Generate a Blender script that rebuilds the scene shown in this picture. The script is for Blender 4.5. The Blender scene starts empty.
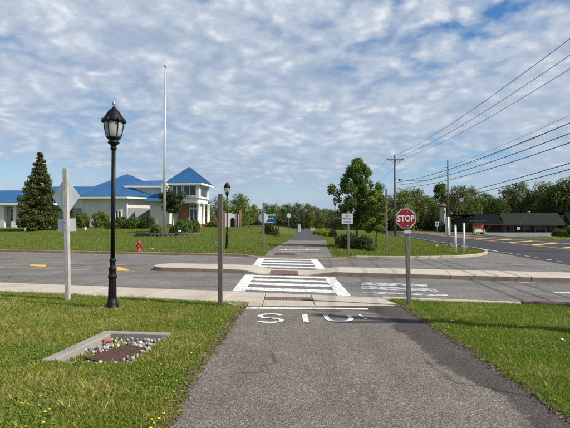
import bpy, bmesh, math, random
import numpy as np
from mathutils import Vector, Matrix

# ------------------------------------------------------------------ camera, sky, sun, exposure
scn = bpy.context.scene
C = scn.collection
R = math.radians
F = 430.0                       # focal length in photo pixels (570 wide)
HOR = 223.0                     # horizon row of the photo
cam_d = bpy.data.cameras.new('camera')
cam = bpy.data.objects.new('camera', cam_d)
C.objects.link(cam)
cam_d.sensor_width = 36.0
cam_d.lens = 36.0 * F / 570.0
cam_d.clip_start = 0.05
cam_d.clip_end = 3000
cam.location = (0, 0, 1.7)
cam.rotation_euler = (R(90) + math.atan((HOR - 214.0) / F), 0, 0)
scn.camera = cam

SUN_EL, SUN_AZ = R(43.0), R(107.5)      # azimuth clockwise from +Y
world = bpy.data.worlds.new('World')
scn.world = world
world.use_nodes = True
wt = world.node_tree
wt.nodes.clear()
def wn(kind, **kw):
    n = wt.nodes.new(kind)
    for k, v in kw.items():
        setattr(n, k, v)
    return n
def wmath(op, a, b=None, clamp=False):
    n = wn('ShaderNodeMath', operation=op, use_clamp=clamp)
    for i, s in enumerate((a, b)):
        if s is None: continue
        if isinstance(s, (int, float)): n.inputs[i].default_value = s
        else: wt.links.new(s, n.inputs[i])
    return n.outputs[0]
w_out = wn('ShaderNodeOutputWorld'); w_bg = wn('ShaderNodeBackground')
w_bg.inputs['Strength'].default_value = 0.11
w_sky = wn('ShaderNodeTexSky', sky_type='NISHITA', sun_disc=False)
w_sky.sun_elevation = SUN_EL; w_sky.sun_rotation = SUN_AZ
w_sky.air_density = 1.0; w_sky.dust_density = 0.3; w_sky.ozone_density = 3.0
w_tc = wn('ShaderNodeTexCoord'); w_sep = wn('ShaderNodeSeparateXYZ')
wt.links.new(w_tc.outputs['Generated'], w_sep.inputs[0])
zz = wmath('ADD', wmath('MAXIMUM', w_sep.outputs[2], 0.0), 0.26)
w_cmb = wn('ShaderNodeCombineXYZ')
wt.links.new(wmath('DIVIDE', w_sep.outputs[0], zz), w_cmb.inputs[0])
wt.links.new(wmath('DIVIDE', w_sep.outputs[1], zz), w_cmb.inputs[1])
def wnoise(scale, loc, rot, sc, detail, rough, dist=0.0):
    mp = wn('ShaderNodeMapping')
    mp.inputs['Location'].default_value = loc
    mp.inputs['Rotation'].default_value = (0, 0, rot)
    mp.inputs['Scale'].default_value = sc
    wt.links.new(w_cmb.outputs[0], mp.inputs[0])
    n = wn('ShaderNodeTexNoise')
    n.inputs['Scale'].default_value = scale; n.inputs['Detail'].default_value = detail
    n.inputs['Roughness'].default_value = rough; n.inputs['Distortion'].default_value = dist
    wt.links.new(mp.outputs[0], n.inputs['Vector'])
    return n.outputs['Fac']
def wramp(fac, stops, interp='EASE'):
    r = wn('ShaderNodeValToRGB'); r.color_ramp.interpolation = interp
    el = r.color_ramp.elements
    while len(el) < len(stops): el.new(0.5)
    for e, (p, c) in zip(el, stops):
        e.position = p; e.color = (c, c, c, 1) if isinstance(c, (int, float)) else (*c, 1)
    wt.links.new(fac, r.inputs[0])
    return r.outputs[0]
big = wnoise(0.60, (4.3, 5.7, 0), R(50), (1, 1.1, 1), 2, 0.5, 0.0)
mid = wnoise(1.9, (2.1, 5.4, 0), R(-12), (1, 1.05, 1), 5, 0.55, 0.1)
small = wnoise(7.5, (0.3, 5.1, 0), R(18), (1, 1.05, 1), 5, 0.55, 0.1)
fine = wnoise(24.0, (4.3, 1.1, 0), R(-8), (1, 1.0, 1), 5, 0.6, 0.1)
w_vo = wn('ShaderNodeTexVoronoi', feature='SMOOTH_F1'); w_vo.inputs['Scale'].default_value = 11.5; w_vo.inputs['Smoothness'].default_value = 0.5
w_wrp = wn('ShaderNodeVectorMath', operation='MULTIPLY_ADD')
w_wn = wn('ShaderNodeTexNoise'); w_wn.inputs['Scale'].default_value = 3.0; w_wn.inputs['Detail'].default_value = 4
wt.links.new(w_cmb.outputs[0], w_wn.inputs['Vector']); wt.links.new(w_wn.outputs['Color'], w_wrp.inputs[0])
w_wrp.inputs[1].default_value = (0.45, 0.45, 0); wt.links.new(w_cmb.outputs[0], w_wrp.inputs[2])
wt.links.new(w_wrp.outputs[0], w_vo.inputs['Vector'])
puff = wmath('SUBTRACT', 1.0, w_vo.outputs['Distance'])          # rounded altocumulus cells
cov = wmath('ADD', wmath('ADD', wmath('MULTIPLY', big, 0.72), wmath('MULTIPLY', mid, 0.30)), wmath('ADD', wmath('ADD', wmath('MULTIPLY', small, 0.18), wmath('MULTIPLY', fine, 0.10)), wmath('MULTIPLY', puff, 0.16)))
w_mask = wramp(cov, [(0.622, 0.0), (0.675, 0.6), (0.735, 0.93), (0.83, 1.0)], 'LINEAR')
tex = wmath('ADD', wmath('ADD', wmath('MULTIPLY', mid, 0.22), wmath('MULTIPLY', puff, 0.30)), wmath('ADD', wmath('MULTIPLY', small, 0.35), wmath('MULTIPLY', fine, 0.30)))
w_ccol = wramp(tex, [(0.50, (3.15, 3.8, 4.8)), (0.64, (4.2, 4.75, 5.55)), (0.78, (6.4, 6.65, 7.0))], 'LINEAR')
# thin veil of vapour that thickens towards the horizon (a longer way through the air)
veil = wmath('MULTIPLY', wmath('POWER', wmath('SUBTRACT', 1.0, wmath('MAXIMUM', w_sep.outputs[2], 0.0)), 5.5), 0.85)
w_m1 = wn('ShaderNodeMix', data_type='RGBA')
wt.links.new(w_mask, w_m1.inputs[0]); w_hs = wn('ShaderNodeHueSaturation'); w_hs.inputs['Saturation'].default_value = 1.3; wt.links.new(w_sky.outputs[0], w_hs.inputs['Color']); wt.links.new(w_hs.outputs[0], w_m1.inputs[6]); wt.links.new(w_ccol, w_m1.inputs[7])
w_m0 = wn('ShaderNodeMix', data_type='RGBA')
wt.links.new(veil, w_m0.inputs[0]); wt.links.new(w_m1.outputs[2], w_m0.inputs[6])
w_m0.inputs[7].default_value = (3.0, 3.85, 4.95, 1)
wt.links.new(w_m0.outputs[2], w_bg.inputs[0]); wt.links.new(w_bg.outputs[0], w_out.inputs[0])

sun_d = bpy.data.lights.new('sun', 'SUN')
sun_d.energy = 5.0; sun_d.angle = R(0.53); sun_d.color = (1.0, 0.94, 0.84)
sun = bpy.data.objects.new('sun', sun_d); C.objects.link(sun)
to_sun = Vector((math.sin(SUN_AZ) * math.cos(SUN_EL), math.cos(SUN_AZ) * math.cos(SUN_EL), math.sin(SUN_EL)))
sun.rotation_euler = to_sun.to_track_quat('Z', 'Y').to_euler()
sun.location = (30, -12, 40)

scn.view_settings.view_transform = 'Standard'
scn.view_settings.look = 'None'
scn.view_settings.exposure = 0.24
scn.view_settings.gamma = 1.0
scn.view_settings.use_curve_mapping = False
scn.render.engine = 'CYCLES'

# ------------------------------------------------------------------ helpers
rng = np.random.default_rng(7)
random.seed(7)

def at(px, row, z=0.0):                 # photo pixel on the level z -> ground point
    Y = F * (1.7 - z) / (row - HOR)
    return ((px - 285.0) * Y / F, Y)
def Xof(px, Y): return (px - 285.0) * Y / F
def Zof(row, Y): return 1.7 + (HOR - row) * Y / F

def props(o, label=None, cat=None, group=None, kind=None):
    if label: o['label'] = label
    if cat: o['category'] = cat
    if group: o['group'] = group
    if kind: o['kind'] = kind
    return o
def empty(name, loc, label, cat, group=None, rz=0.0):
    o = bpy.data.objects.new(name, None); C.objects.link(o)
    o.empty_display_size = 0.2
    o.location = loc; o.rotation_euler = (0, 0, rz)
    return props(o, label, cat, group)
def link(name, me, mat=None, parent=None, loc=(0, 0, 0), rot=(0, 0, 0), sc=(1, 1, 1)):
    o = bpy.data.objects.new(name, me); C.objects.link(o)
    if mat is not None and not me.materials:
        me.materials.append(mat)
    o.location = loc; o.rotation_euler = rot; o.scale = sc
    if parent: o.parent = parent
    return o
def copy_tree(o, parent=None):
    c = o.copy(); C.objects.link(c)
    c.parent = parent
    for ch in list(o.children): copy_tree(ch, c)
    return c
def group_root(name, kind='structure'):
    o = bpy.data.objects.new(name, None); C.objects.link(o); o['kind'] = kind
    return o

class MB:
    def __init__(s): s.v = []; s.f = []; s.smooth = []
    def add(s, vs, fs, smooth=False):
        b = len(s.v); s.v += [tuple(p) for p in vs]
        s.f += [tuple(i + b for i in f) for f in fs]; s.smooth += [smooth] * len(fs)
        return s
    def box(s, cx, cy, cz, sx, sy, sz, rz=0.0):
        c, n = math.cos(rz), math.sin(rz); vs = []
        for dz in (-.5, .5):
            for dx, dy in ((-.5, -.5), (.5, -.5), (.5, .5), (-.5, .5)):
                x, y = dx * sx, dy * sy
                vs.append((cx + x * c - y * n, cy + x * n + y * c, cz + dz * sz))
        return s.add(vs, [(3, 2, 1, 0), (4, 5, 6, 7), (0, 1, 5, 4), (1, 2, 6, 5), (2, 3, 7, 6), (3, 0, 4, 7)])
    def prism(s, pts, z0, z1):
        n = len(pts)
        vs = [(p[0], p[1], z0) for p in pts] + [(p[0], p[1], z1) for p in pts]
        fs = [tuple(range(n - 1, -1, -1)), tuple(range(n, 2 * n))]
        fs += [(i, (i + 1) % n, n + (i + 1) % n, n + i) for i in range(n)]
        return s.add(vs, fs)
    def plate(s, pts, th):                  # pts (x,z) in the XZ plane, thickness along +y
        n = len(pts)
        vs = [(p[0], 0, p[1]) for p in pts] + [(p[0], th, p[1]) for p in pts]
        fs = [tuple(range(n)), tuple(range(2 * n - 1, n - 1, -1))]
        fs += [((i + 1) % n, i, n + i, n + (i + 1) % n) for i in range(n)]
        return s.add(vs, fs)
    def lathe(s, prof, n=20, cx=0, cy=0, smooth=True, flute=0.0):
        vs = []; fs = []
        for r, z in prof:
            for k in range(n):
                a = 2 * math.pi * k / n
                rr = r * (1 - flute * (k % 2))
                vs.append((cx + rr * math.cos(a), cy + rr * math.sin(a), z))
        for i in range(len(prof) - 1):
            for k in range(n):
                k2 = (k + 1) % n
                fs.append((i * n + k, i * n + k2, (i + 1) * n + k2, (i + 1) * n + k))
        fs.append(tuple(range(n - 1, -1, -1))); m = (len(prof) - 1) * n
        fs.append(tuple(m + k for k in range(n)))
        return s.add(vs, fs, smooth)
    def tube(s, pts, rad, n=8, smooth=True):
        if not hasattr(rad, '__len__'): rad = [rad] * len(pts)
        P = [Vector(p) for p in pts]; vs = []; fs = []
        for i, p in enumerate(P):
            d = (P[min(i + 1, len(P) - 1)] - P[max(i - 1, 0)]).normalized()
            up = Vector((0, 0, 1)) if abs(d.z) < 0.9 else Vector((1, 0, 0))
            a = d.cross(up).normalized(); b = d.cross(a).normalized()
            for k in range(n):
                t = 2 * math.pi * k / n
                vs.append(p + (a * math.cos(t) + b * math.sin(t)) * rad[i])
        for i in range(len(P) - 1):
            for k in range(n):
                k2 = (k + 1) % n
                fs.append((i * n + k, i * n + k2, (i + 1) * n + k2, (i + 1) * n + k))
        fs.append(tuple(range(n))); m = (len(P) - 1) * n
        fs.append(tuple(m + k for k in range(n - 1, -1, -1)))
        return s.add(vs, fs, smooth)
    def mesh(s, name):
        me = bpy.data.meshes.new(name); me.from_pydata(s.v, [], s.f)
        me.polygons.foreach_set('use_smooth', s.smooth); me.update()
        bm = bmesh.new(); bm.from_mesh(me); bmesh.ops.recalc_face_normals(bm, faces=bm.faces); bm.to_mesh(me); bm.free()
        return me
    def build(s, name, mat, parent=None, loc=(0, 0, 0), rot=(0, 0, 0), bevel=0.0):
        me = s.mesh(name)
        if bevel > 0:
            bm = bmesh.new(); bm.from_mesh(me)
            bmesh.ops.bevel(bm, geom=[e for e in bm.edges if len(e.link_faces) == 2 and e.calc_face_angle(0) > 0.6], offset=bevel, segments=1, affect='EDGES', clamp_overlap=True)
            bm.to_mesh(me); bm.free()
        return link(name, me, mat, parent, loc, rot)

def quads_mesh(name, V, col, mat, k=4):         # V: (n,k,3) numpy, col: (n,3) colour of each piece
    n = len(V)
    me = bpy.data.meshes.new(name)
    me.vertices.add(n * k); me.vertices.foreach_set('co', V.reshape(-1).astype(np.float32))
    me.loops.add(n * k); me.loops.foreach_set('vertex_index', np.arange(n * k, dtype=np.int32))
    me.polygons.add(n); me.polygons.foreach_set('loop_start', np.arange(0, n * k, k, dtype=np.int32))
    me.polygons.foreach_set('loop_total', np.full(n, k, dtype=np.int32))
    at_ = me.color_attributes.new('tint', 'FLOAT_COLOR', 'POINT')
    c4 = np.ones((n, k, 4), np.float32); c4[:, :, :3] = col[:, None, :]
    at_.data.foreach_set('color', c4.reshape(-1))
    me.update(calc_edges=True)
    me.materials.append(mat)
    return me

# ------------------------------------------------------------------ materials
def mat_new(name):
    m = bpy.data.materials.new(name); m.use_nodes = True
    nt = m.node_tree; b = nt.nodes['Principled BSDF']
    return m, nt, b
def nnoise(nt, scale, detail=4, rough=0.55, vec=None, dist=0.0, obj=True):
    n = nt.nodes.new('ShaderNodeTexNoise')
    n.inputs['Scale'].default_value = scale; n.inputs['Detail'].default_value = detail
    n.inputs['Roughness'].default_value = rough; n.inputs['Distortion'].default_value = dist
    if vec is None:
        tc = nt.nodes.new('ShaderNodeTexCoord'); vec = tc.outputs['Object']
    nt.links.new(vec, n.inputs['Vector'])
    return n.outputs['Fac']
def nramp(nt, fac, stops, interp='LINEAR'):
    r = nt.nodes.new('ShaderNodeValToRGB'); r.color_ramp.interpolation = interp
    el = r.color_ramp.elements
    while len(el) < len(stops): el.new(0.5)
    for e, (p, c) in zip(el, stops):
        e.position = p; e.color = (c, c, c, 1) if isinstance(c, (int, float)) else (*c, 1)
    nt.links.new(fac, r.inputs[0])
    return r.outputs[0]
def nmix(nt, fac, a, b, blend='MIX'):
    n = nt.nodes.new('ShaderNodeMix'); n.data_type = 'RGBA'; n.blend_type = blend
    for i, s in ((0, fac), (6, a), (7, b)):
        if isinstance(s, (int, float)): n.inputs[i].default_value = s
        elif isinstance(s, tuple): n.inputs[i].default_value = (*s, 1)
        else: nt.links.new(s, n.inputs[i])
    return n.outputs[2]
def nbump(nt, b, h, strength=0.3, dist=0.01):
    n = nt.nodes.new('ShaderNodeBump'); n.inputs['Strength'].default_value = strength; n.inputs['Distance'].default_value = dist
    nt.links.new(h, n.inputs['Height']); nt.links.new(n.outputs[0], b.inputs['Normal'])
def plain(name, col, rough=0.6, metal=0.0, var=0.25, scale=6.0, bump=0.0, spec=0.5):
    m, nt, b = mat_new(name)
    f = nnoise(nt, scale, 5, 0.6)
    lo = tuple(c * (1 - var) for c in col); hi = tuple(min(1, c * (1 + var * 0.6)) for c in col)
    nt.links.new(nramp(nt, f, [(0.3, lo), (0.7, hi)]), b.inputs['Base Color'])
    b.inputs['Roughness'].default_value = rough; b.inputs['Metallic'].default_value = metal; b.inputs['Specular IOR Level'].default_value = spec
    if bump: nbump(nt, b, nnoise(nt, scale * 8, 3), bump, 0.005)
    return m

def asphalt(name, dark, mid_, light, agg=95.0, stain=0.6, crack=0.33, streak=(0.0, (2.2, 0.3, 1), 0.5)):
    m, nt, b = mat_new(name)
    fine = nnoise(nt, agg, 2, 0.5)
    vo = nt.nodes.new('ShaderNodeTexVoronoi'); vo.inputs['Scale'].default_value = agg * 0.85
    tc = nt.nodes.new('ShaderNodeTexCoord'); nt.links.new(tc.outputs['Object'], vo.inputs['Vector'])
    stone = nt.nodes.new('ShaderNodeSeparateColor'); nt.links.new(vo.outputs['Color'], stone.inputs[0])
    base = nramp(nt, fine, [(0.36, dark), (0.5, mid_), (0.66, light)])
    st = nramp(nt, stone.outputs[0], [(0.0, 0.6), (0.6, 0.95), (0.86, 1.12), (1.0, 1.6)])
    c = nmix(nt, 1.0, base, st, 'MULTIPLY')
    blot = nnoise(nt, 0.55, 6, 0.62)
    blot2 = nnoise(nt, 3.1, 5, 0.6)
    c = nmix(nt, stain, c, nramp(nt, blot, [(0.32, 0.66), (0.5, 1.0), (0.68, 1.28)]), 'MULTIPLY')
    c = nmix(nt, stain, c, nramp(nt, blot2, [(0.3, 0.8), (0.5, 1.0), (0.7, 1.15)]), 'MULTIPLY')
    # hairline cracks and long tyre or drip streaks
    tc2 = nt.nodes.new('ShaderNodeTexCoord'); wv = nt.nodes.new('ShaderNodeVectorMath'); wv.operation = 'ADD'
    wnz = nt.nodes.new('ShaderNodeTexNoise'); wnz.inputs['Scale'].default_value = 1.6; wnz.inputs['Detail'].default_value = 6
    nt.links.new(tc2.outputs['Object'], wnz.inputs['Vector']); nt.links.new(tc2.outputs['Object'], wv.inputs[0]); nt.links.new(wnz.outputs['Color'], wv.inputs[1])
    ve = nt.nodes.new('ShaderNodeTexVoronoi'); ve.feature = 'DISTANCE_TO_EDGE'; ve.inputs['Scale'].default_value = crack
    nt.links.new(wv.outputs[0], ve.inputs['Vector'])
    gate = nramp(nt, nnoise(nt, 0.7, 4, 0.6), [(0.5, 0.0), (0.58, 1.0)])
    ck = nramp(nt, ve.outputs['Distance'], [(0.0, 0.0), (0.006, 0.35), (0.013, 1.0)])
    c = nmix(nt, gate, c, nmix(nt, 0.55, c, ck, 'MULTIPLY'))
    mp = nt.nodes.new('ShaderNodeMapping'); mp.inputs['Rotation'].default_value = (0, 0, streak[0]); mp.inputs['Scale'].default_value = streak[1]
    nt.links.new(tc2.outputs['Object'], mp.inputs[0])
    c = nmix(nt, streak[2], c, nramp(nt, nnoise(nt, 1.0, 5, 0.6, mp.outputs[0]), [(0.3, 0.68), (0.5, 1.0), (0.7, 1.15)]), 'MULTIPLY')
    nt.links.new(c, b.inputs['Base Color'])
    b.inputs['Roughness'].default_value = 0.88; b.inputs['Specular IOR Level'].default_value = 0.3
    nbump(nt, b, fine, 0.5, 0.006)
    return m
M = {}
M['path'] = asphalt('path_asphalt', (0.076, 0.064, 0.052), (0.16, 0.138, 0.113), (0.30, 0.262, 0.218), 85, 0.5)
def patched_path():
    m = M['path'].copy(); m.name = 'path_asphalt_with_patch'; nt = m.node_tree; b = nt.nodes['Principled BSDF']
    old = b.inputs['Base Color'].links[0].from_socket
    a = nt.nodes.new('ShaderNodeAttribute'); a.attribute_name = 'patch'
    n1 = nnoise(nt, 7.0, 8, 0.7); n2 = nnoise(nt, 110, 2, 0.5)
    ad = nt.nodes.new('ShaderNodeMath'); ad.operation = 'MULTIPLY_ADD'; ad.inputs[1].default_value = 0.55
    nt.links.new(n1, ad.inputs[0]); nt.links.new(a.outputs['Fac'], ad.inputs[2])
    ad2 = nt.nodes.new('ShaderNodeMath'); ad2.operation = 'MULTIPLY_ADD'; ad2.inputs[1].default_value = 0.22
    nt.links.new(n2, ad2.inputs[0]); nt.links.new(ad.outputs[0], ad2.inputs[2])
    f = nramp(nt, ad2.outputs[0], [(0.83, 0.0), (0.91, 1.0)])
    dk = nmix(nt, 1.0, old, (0.42, 0.42, 0.43), 'MULTIPLY')
    nt.links.new(nmix(nt, f, old, dk), b.inputs['Base Color'])
    return m
M['path_far'] = asphalt('far_path_asphalt', (0.13, 0.117, 0.1), (0.185, 0.167, 0.145), (0.255, 0.232, 0.205), 60, 0.6)
M['patch'] = asphalt('new_asphalt', (0.03, 0.03, 0.032), (0.062, 0.06, 0.06), (0.11, 0.107, 0.105), 95, 0.8)
M['road'] = asphalt('road_asphalt', (0.118, 0.108, 0.095), (0.174, 0.16, 0.142), (0.24, 0.223, 0.2), 70, 0.7, 0.3, (R(13.5), (0.12, 1.1, 1), 0.8))
M['road_dark'] = asphalt('highway_asphalt', (0.03, 0.03, 0.032), (0.046, 0.046, 0.049), (0.066, 0.066, 0.07), 60, 0.5)
M['road_mid'] = asphalt('junction_asphalt', (0.085, 0.082, 0.078), (0.122, 0.118, 0.112), (0.17, 0.165, 0.158), 60, 0.5)
M['path_dark'] = asphalt('dark_far_asphalt', (0.05, 0.049, 0.047), (0.076, 0.074, 0.07), (0.11, 0.107, 0.1), 60, 0.5)  # tree shade over the far path, put into the asphalt colour
M['lot'] = asphalt('parking_asphalt', (0.14, 0.135, 0.13), (0.19, 0.185, 0.175), (0.25, 0.24, 0.23), 40, 0.6)

def concrete(name, col, stain=(0.3, 0.24, 0.16)):
    m, nt, b = mat_new(name)
    f = nnoise(nt, 1.3, 7, 0.65); g = nnoise(nt, 45, 3, 0.6)
    c = nramp(nt, g, [(0.3, tuple(x * 0.78 for x in col)), (0.55, col), (0.75, tuple(min(1, x * 1.18) for x in col))])
    c = nmix(nt, 1.0, c, nramp(nt, f, [(0.28, tuple(0.42 + x for x in stain)), (0.5, (1, 1, 1)), (0.7, (1.08, 1.07, 1.05))]), 'MULTIPLY')
    nt.links.new(c, b.inputs['Base Color']); b.inputs['Roughness'].default_value = 0.9
    nbump(nt, b, g, 0.35, 0.004)
    return m
M['concrete'] = concrete('concrete', (0.46, 0.405, 0.33))
M['concrete_old'] = concrete('old_concrete', (0.29, 0.27, 0.235))
M['kerb'] = concrete('kerb_concrete', (0.4, 0.345, 0.27), (0.22, 0.15, 0.08))
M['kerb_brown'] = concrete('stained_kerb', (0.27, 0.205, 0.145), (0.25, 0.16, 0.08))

def road_paint(name, col, wear, scale=9.0, under=(0.13, 0.128, 0.125)):
    m, nt, b = mat_new(name)
    f = nnoise(nt, scale, 8, 0.72); g = nnoise(nt, 85, 2, 0.5)
    mixf = nt.nodes.new('ShaderNodeMath'); mixf.operation = 'ADD'
    sc = nt.nodes.new('ShaderNodeMath'); sc.operation = 'MULTIPLY'; sc.inputs[1].default_value = 0.45
    nt.links.new(g, sc.inputs[0]); nt.links.new(f, mixf.inputs[0]); nt.links.new(sc.outputs[0], mixf.inputs[1])
    k = nramp(nt, mixf.outputs[0], [(wear - 0.05, 0.0), (wear + 0.05, 1.0)])
    pc = nramp(nt, nnoise(nt, 4, 5), [(0.3, tuple(x * 0.82 for x in col)), (0.7, col)])
    nt.links.new(nmix(nt, k, under, pc), b.inputs['Base Color']); b.inputs['Roughness'].default_value = 0.8
    return m
M['white_paint'] = road_paint('white_road_paint', (0.78, 0.77, 0.73), 0.64, 7.0)
M['white_worn'] = road_paint('worn_white_road_paint', (0.62, 0.61, 0.58), 0.72, 5.0)
M['yellow_paint'] = road_paint('yellow_road_paint', (0.72, 0.43, 0.07), 0.58)
M['yellow_worn'] = road_paint('worn_yellow_road_paint', (0.55, 0.42, 0.2), 0.72, 3.0, (0.15, 0.145, 0.14))
M['yellow_hwy'] = road_paint('yellow_highway_paint', (0.75, 0.52, 0.1), 0.5, 3.0, (0.07, 0.07, 0.07))
M['orange_line'] = road_paint('amber_highway_line', (0.62, 0.34, 0.12), 0.45, 3.0, (0.07, 0.07, 0.07))

def ground_mat():
    m, nt, b = mat_new('lawn_soil')
    f = nnoise(nt, 0.45, 6, 0.6); g = nnoise(nt, 14, 6, 0.65); h = nnoise(nt, 2.2, 5, 0.6)
    c = nramp(nt, g, [(0.3, (0.05, 0.068, 0.014)), (0.5, (0.10, 0.128, 0.026)), (0.7, (0.155, 0.172, 0.045))])
    c = nmix(nt, 1.0, c, nramp(nt, f, [(0.3, (0.8, 0.95, 0.8)), (0.5, (1, 1, 1)), (0.7, (1.25, 1.08, 1.0))]), 'MULTIPLY')
    c = nmix(nt, 0.7, c, nramp(nt, h, [(0.3, (0.75, 0.85, 0.7)), (0.5, (1, 1, 1)), (0.72, (1.3, 1.15, 1.15))]), 'MULTIPLY')
    nt.links.new(c, b.inputs['Base Color']); b.inputs['Roughness'].default_value = 0.95
    b.inputs['Specular IOR Level'].default_value = 0.1
    nbump(nt, b, g, 1.0, 0.05)
    return m
M['ground'] = ground_mat()
def leaf_mat(name, tint=(1, 1, 1), trans=0.35):
    m, nt, b = mat_new(name)
    a = nt.nodes.new('ShaderNodeAttribute'); a.attribute_name = 'tint'
    oi = nt.nodes.new('ShaderNodeObjectInfo')
    hue = nt.nodes.new('ShaderNodeHueSaturation')
    mr = nt.nodes.new('ShaderNodeMapRange'); mr.inputs[3].default_value = 0.485; mr.inputs[4].default_value = 0.515
    nt.links.new(oi.outputs['Random'], mr.inputs[0]); nt.links.new(mr.outputs[0], hue.inputs['Hue'])
    nt.links.new(nmix(nt, 1.0, a.outputs['Color'], tint, 'MULTIPLY'), hue.inputs['Color'])
    nt.links.new(hue.outputs[0], b.inputs['Base Color'])
    b.inputs['Roughness'].default_value = 0.65; b.inputs['Specular IOR Level'].default_value = 0.25
    tr = nt.nodes.new('ShaderNodeBsdfTranslucent'); nt.links.new(hue.outputs[0], tr.inputs['Color'])
    mx = nt.nodes.new('ShaderNodeMixShader'); mx.inputs[0].default_value = trans
    out = nt.nodes['Material Output']
    nt.links.new(b.outputs[0], mx.inputs[1]); nt.links.new(tr.outputs[0], mx.inputs[2]); nt.links.new(mx.outputs[0], out.inputs['Surface'])
    return m
M['leaf'] = leaf_mat('foliage')
M['blade'] = leaf_mat('grass_blades', trans=0.3)
M['bark'] = plain('bark', (0.11, 0.085, 0.065), 0.9, 0, 0.4, 9, 0.6)
M['black'] = plain('black_cast_iron', (0.006, 0.006, 0.007), 0.5, 0.0, 0.3, 5, 0, 0.25)
def wood(name, a, b_):
    m, nt, b = mat_new(name)
    tc = nt.nodes.new('ShaderNodeTexCoord'); mp = nt.nodes.new('ShaderNodeMapping'); mp.inputs['Scale'].default_value = (1, 1, 0.07)
    nt.links.new(tc.outputs['Object'], mp.inputs[0])
    f = nnoise(nt, 55, 6, 0.65, mp.outputs[0]); g = nnoise(nt, 2.5, 4)
    c = nramp(nt, f, [(0.3, a), (0.7, b_)])
    c = nmix(nt, 0.8, c, nramp(nt, g, [(0.3, 0.7), (0.7, 1.15)]), 'MULTIPLY')
    nt.links.new(c, b.inputs['Base Color']); b.inputs['Roughness'].default_value = 0.88
    nbump(nt, b, f, 0.5, 0.004)
    return m
M['post'] = wood('weathered_post', (0.11, 0.098, 0.083), (0.27, 0.245, 0.21))
M['post_dark'] = wood('dark_post', (0.06, 0.05, 0.042), (0.17, 0.15, 0.125))
M['post_pale'] = wood('pale_post', (0.3, 0.29, 0.26), (0.52, 0.5, 0.46))
M['pole'] = wood('utility_pole_wood', (0.1, 0.085, 0.07), (0.22, 0.19, 0.16))
M['sign_back'] = plain('bare_sign_metal', (0.68, 0.71, 0.73), 0.55, 0.1, 0.12, 3)
M['sign_white'] = plain('white_sign_face', (0.55, 0.57, 0.6), 0.5, 0, 0.1, 4)
M['sign_red'] = plain('red_sign_face', (0.30, 0.010, 0.016), 0.45, 0, 0.18, 5)
M['letter_white'] = plain('white_letter', (0.78, 0.78, 0.77), 0.5, 0, 0.06, 10)
M['letter_dark'] = plain('dark_letter', (0.03, 0.03, 0.035), 0.5, 0, 0.06, 10)
M['bolt'] = plain('galvanised_bolt', (0.45, 0.45, 0.44), 0.45, 0.8, 0.2, 30)
M['white_trim'] = plain('white_building_trim', (0.76, 0.75, 0.72), 0.6, 0, 0.06, 1.5)
M['siding'] = plain('cream_siding', (0.72, 0.69, 0.61), 0.7, 0, 0.08, 1.2)
_m = M['siding']; _nt = _m.node_tree; _tc = _nt.nodes.new('ShaderNodeTexCoord'); _w = _nt.nodes.new('ShaderNodeTexWave'); _w.bands_direction = 'Z'; _w.wave_profile = 'SAW'; _w.inputs['Scale'].default_value = 1.6
_nt.links.new(_tc.outputs['Object'], _w.inputs['Vector']); nbump(_nt, _nt.nodes['Principled BSDF'], _w.outputs['Fac'], 0.8, 0.03)
M['wainscot'] = plain('grey_stone_wainscot', (0.25, 0.26, 0.25), 0.85, 0, 0.3, 7)
M['blue_roof'] = plain('blue_metal_roof', (0.030, 0.115, 0.255), 0.42, 0.0, 0.14, 0.6)
M['green_roof'] = plain('faded_green_roof', (0.026, 0.034, 0.025), 0.95, 0, 0.3, 2.2, 0.4, 0.1)
M['dark_green_roof'] = plain('dark_green_roof', (0.004, 0.011, 0.010), 0.9, 0, 0.3, 2.2, 0, 0.08)  # shade on the left roof section is put into this darker green
M['brick'] = plain('dark_brick', (0.075, 0.046, 0.035), 0.9, 0, 0.35, 6, 0.3)
M['brick_red'] = plain('red_brick', (0.33, 0.15, 0.09), 0.9, 0, 0.3, 8, 0.3)
M['brown'] = plain('brown_timber', (0.05, 0.03, 0.02), 0.85, 0, 0.3, 3)
M['glass'] = plain('window_glass', (0.035, 0.055, 0.06), 0.12, 0.0, 0.3, 0.8)
M['hydrant'] = plain('faded_red_hydrant', (0.42, 0.04, 0.055), 0.55, 0, 0.3, 14)
M['pole_white'] = plain('pale_metal_pole', (0.62, 0.62, 0.6), 0.35, 0.4, 0.08, 2)
M['gold'] = plain('gilded_ball', (0.6, 0.5, 0.25), 0.25, 0.9, 0.1, 4)
M['silt'] = plain('black_silt', (0.022, 0.018, 0.015), 0.95, 0, 0.4, 20)
M['rust'] = plain('rusty_iron', (0.095, 0.05, 0.036), 0.9, 0.1, 0.5, 24, 0.5)
M['stone_wall'] = plain('stone_block', (0.15, 0.125, 0.10), 0.9, 0, 0.4, 3.5, 0.4)
M['tile_red'] = plain('red_tactile_tile', (0.19, 0.108, 0.09), 0.8, 0, 0.3, 9)
M['wire'] = plain('wire_sheath', (0.015, 0.015, 0.017), 0.5, 0, 0.2, 2)
M['plastic_white'] = plain('white_plastic', (0.78, 0.78, 0.77), 0.4, 0, 0.06, 2)
M['pale_blue'] = plain('pale_blue_panel', (0.5, 0.58, 0.66), 0.5, 0, 0.12, 3)
M['sign_blue'] = plain('blue_sign_board', (0.02, 0.085, 0.23), 0.45, 0, 0.15, 3)
M['sign_green'] = plain('lime_sign_band', (0.32, 0.46, 0.13), 0.5, 0, 0.15, 3)
M['orange'] = plain('orange_sign_panel', (0.36, 0.08, 0.022), 0.5, 0, 0.4, 3)
M['lime'] = plain('fluorescent_yellow', (0.55, 0.7, 0.04), 0.5, 0, 0.1, 5)
M['stone_pale'] = plain('pale_tower_render', (0.4, 0.38, 0.33), 0.85, 0, 0.2, 2)
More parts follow.
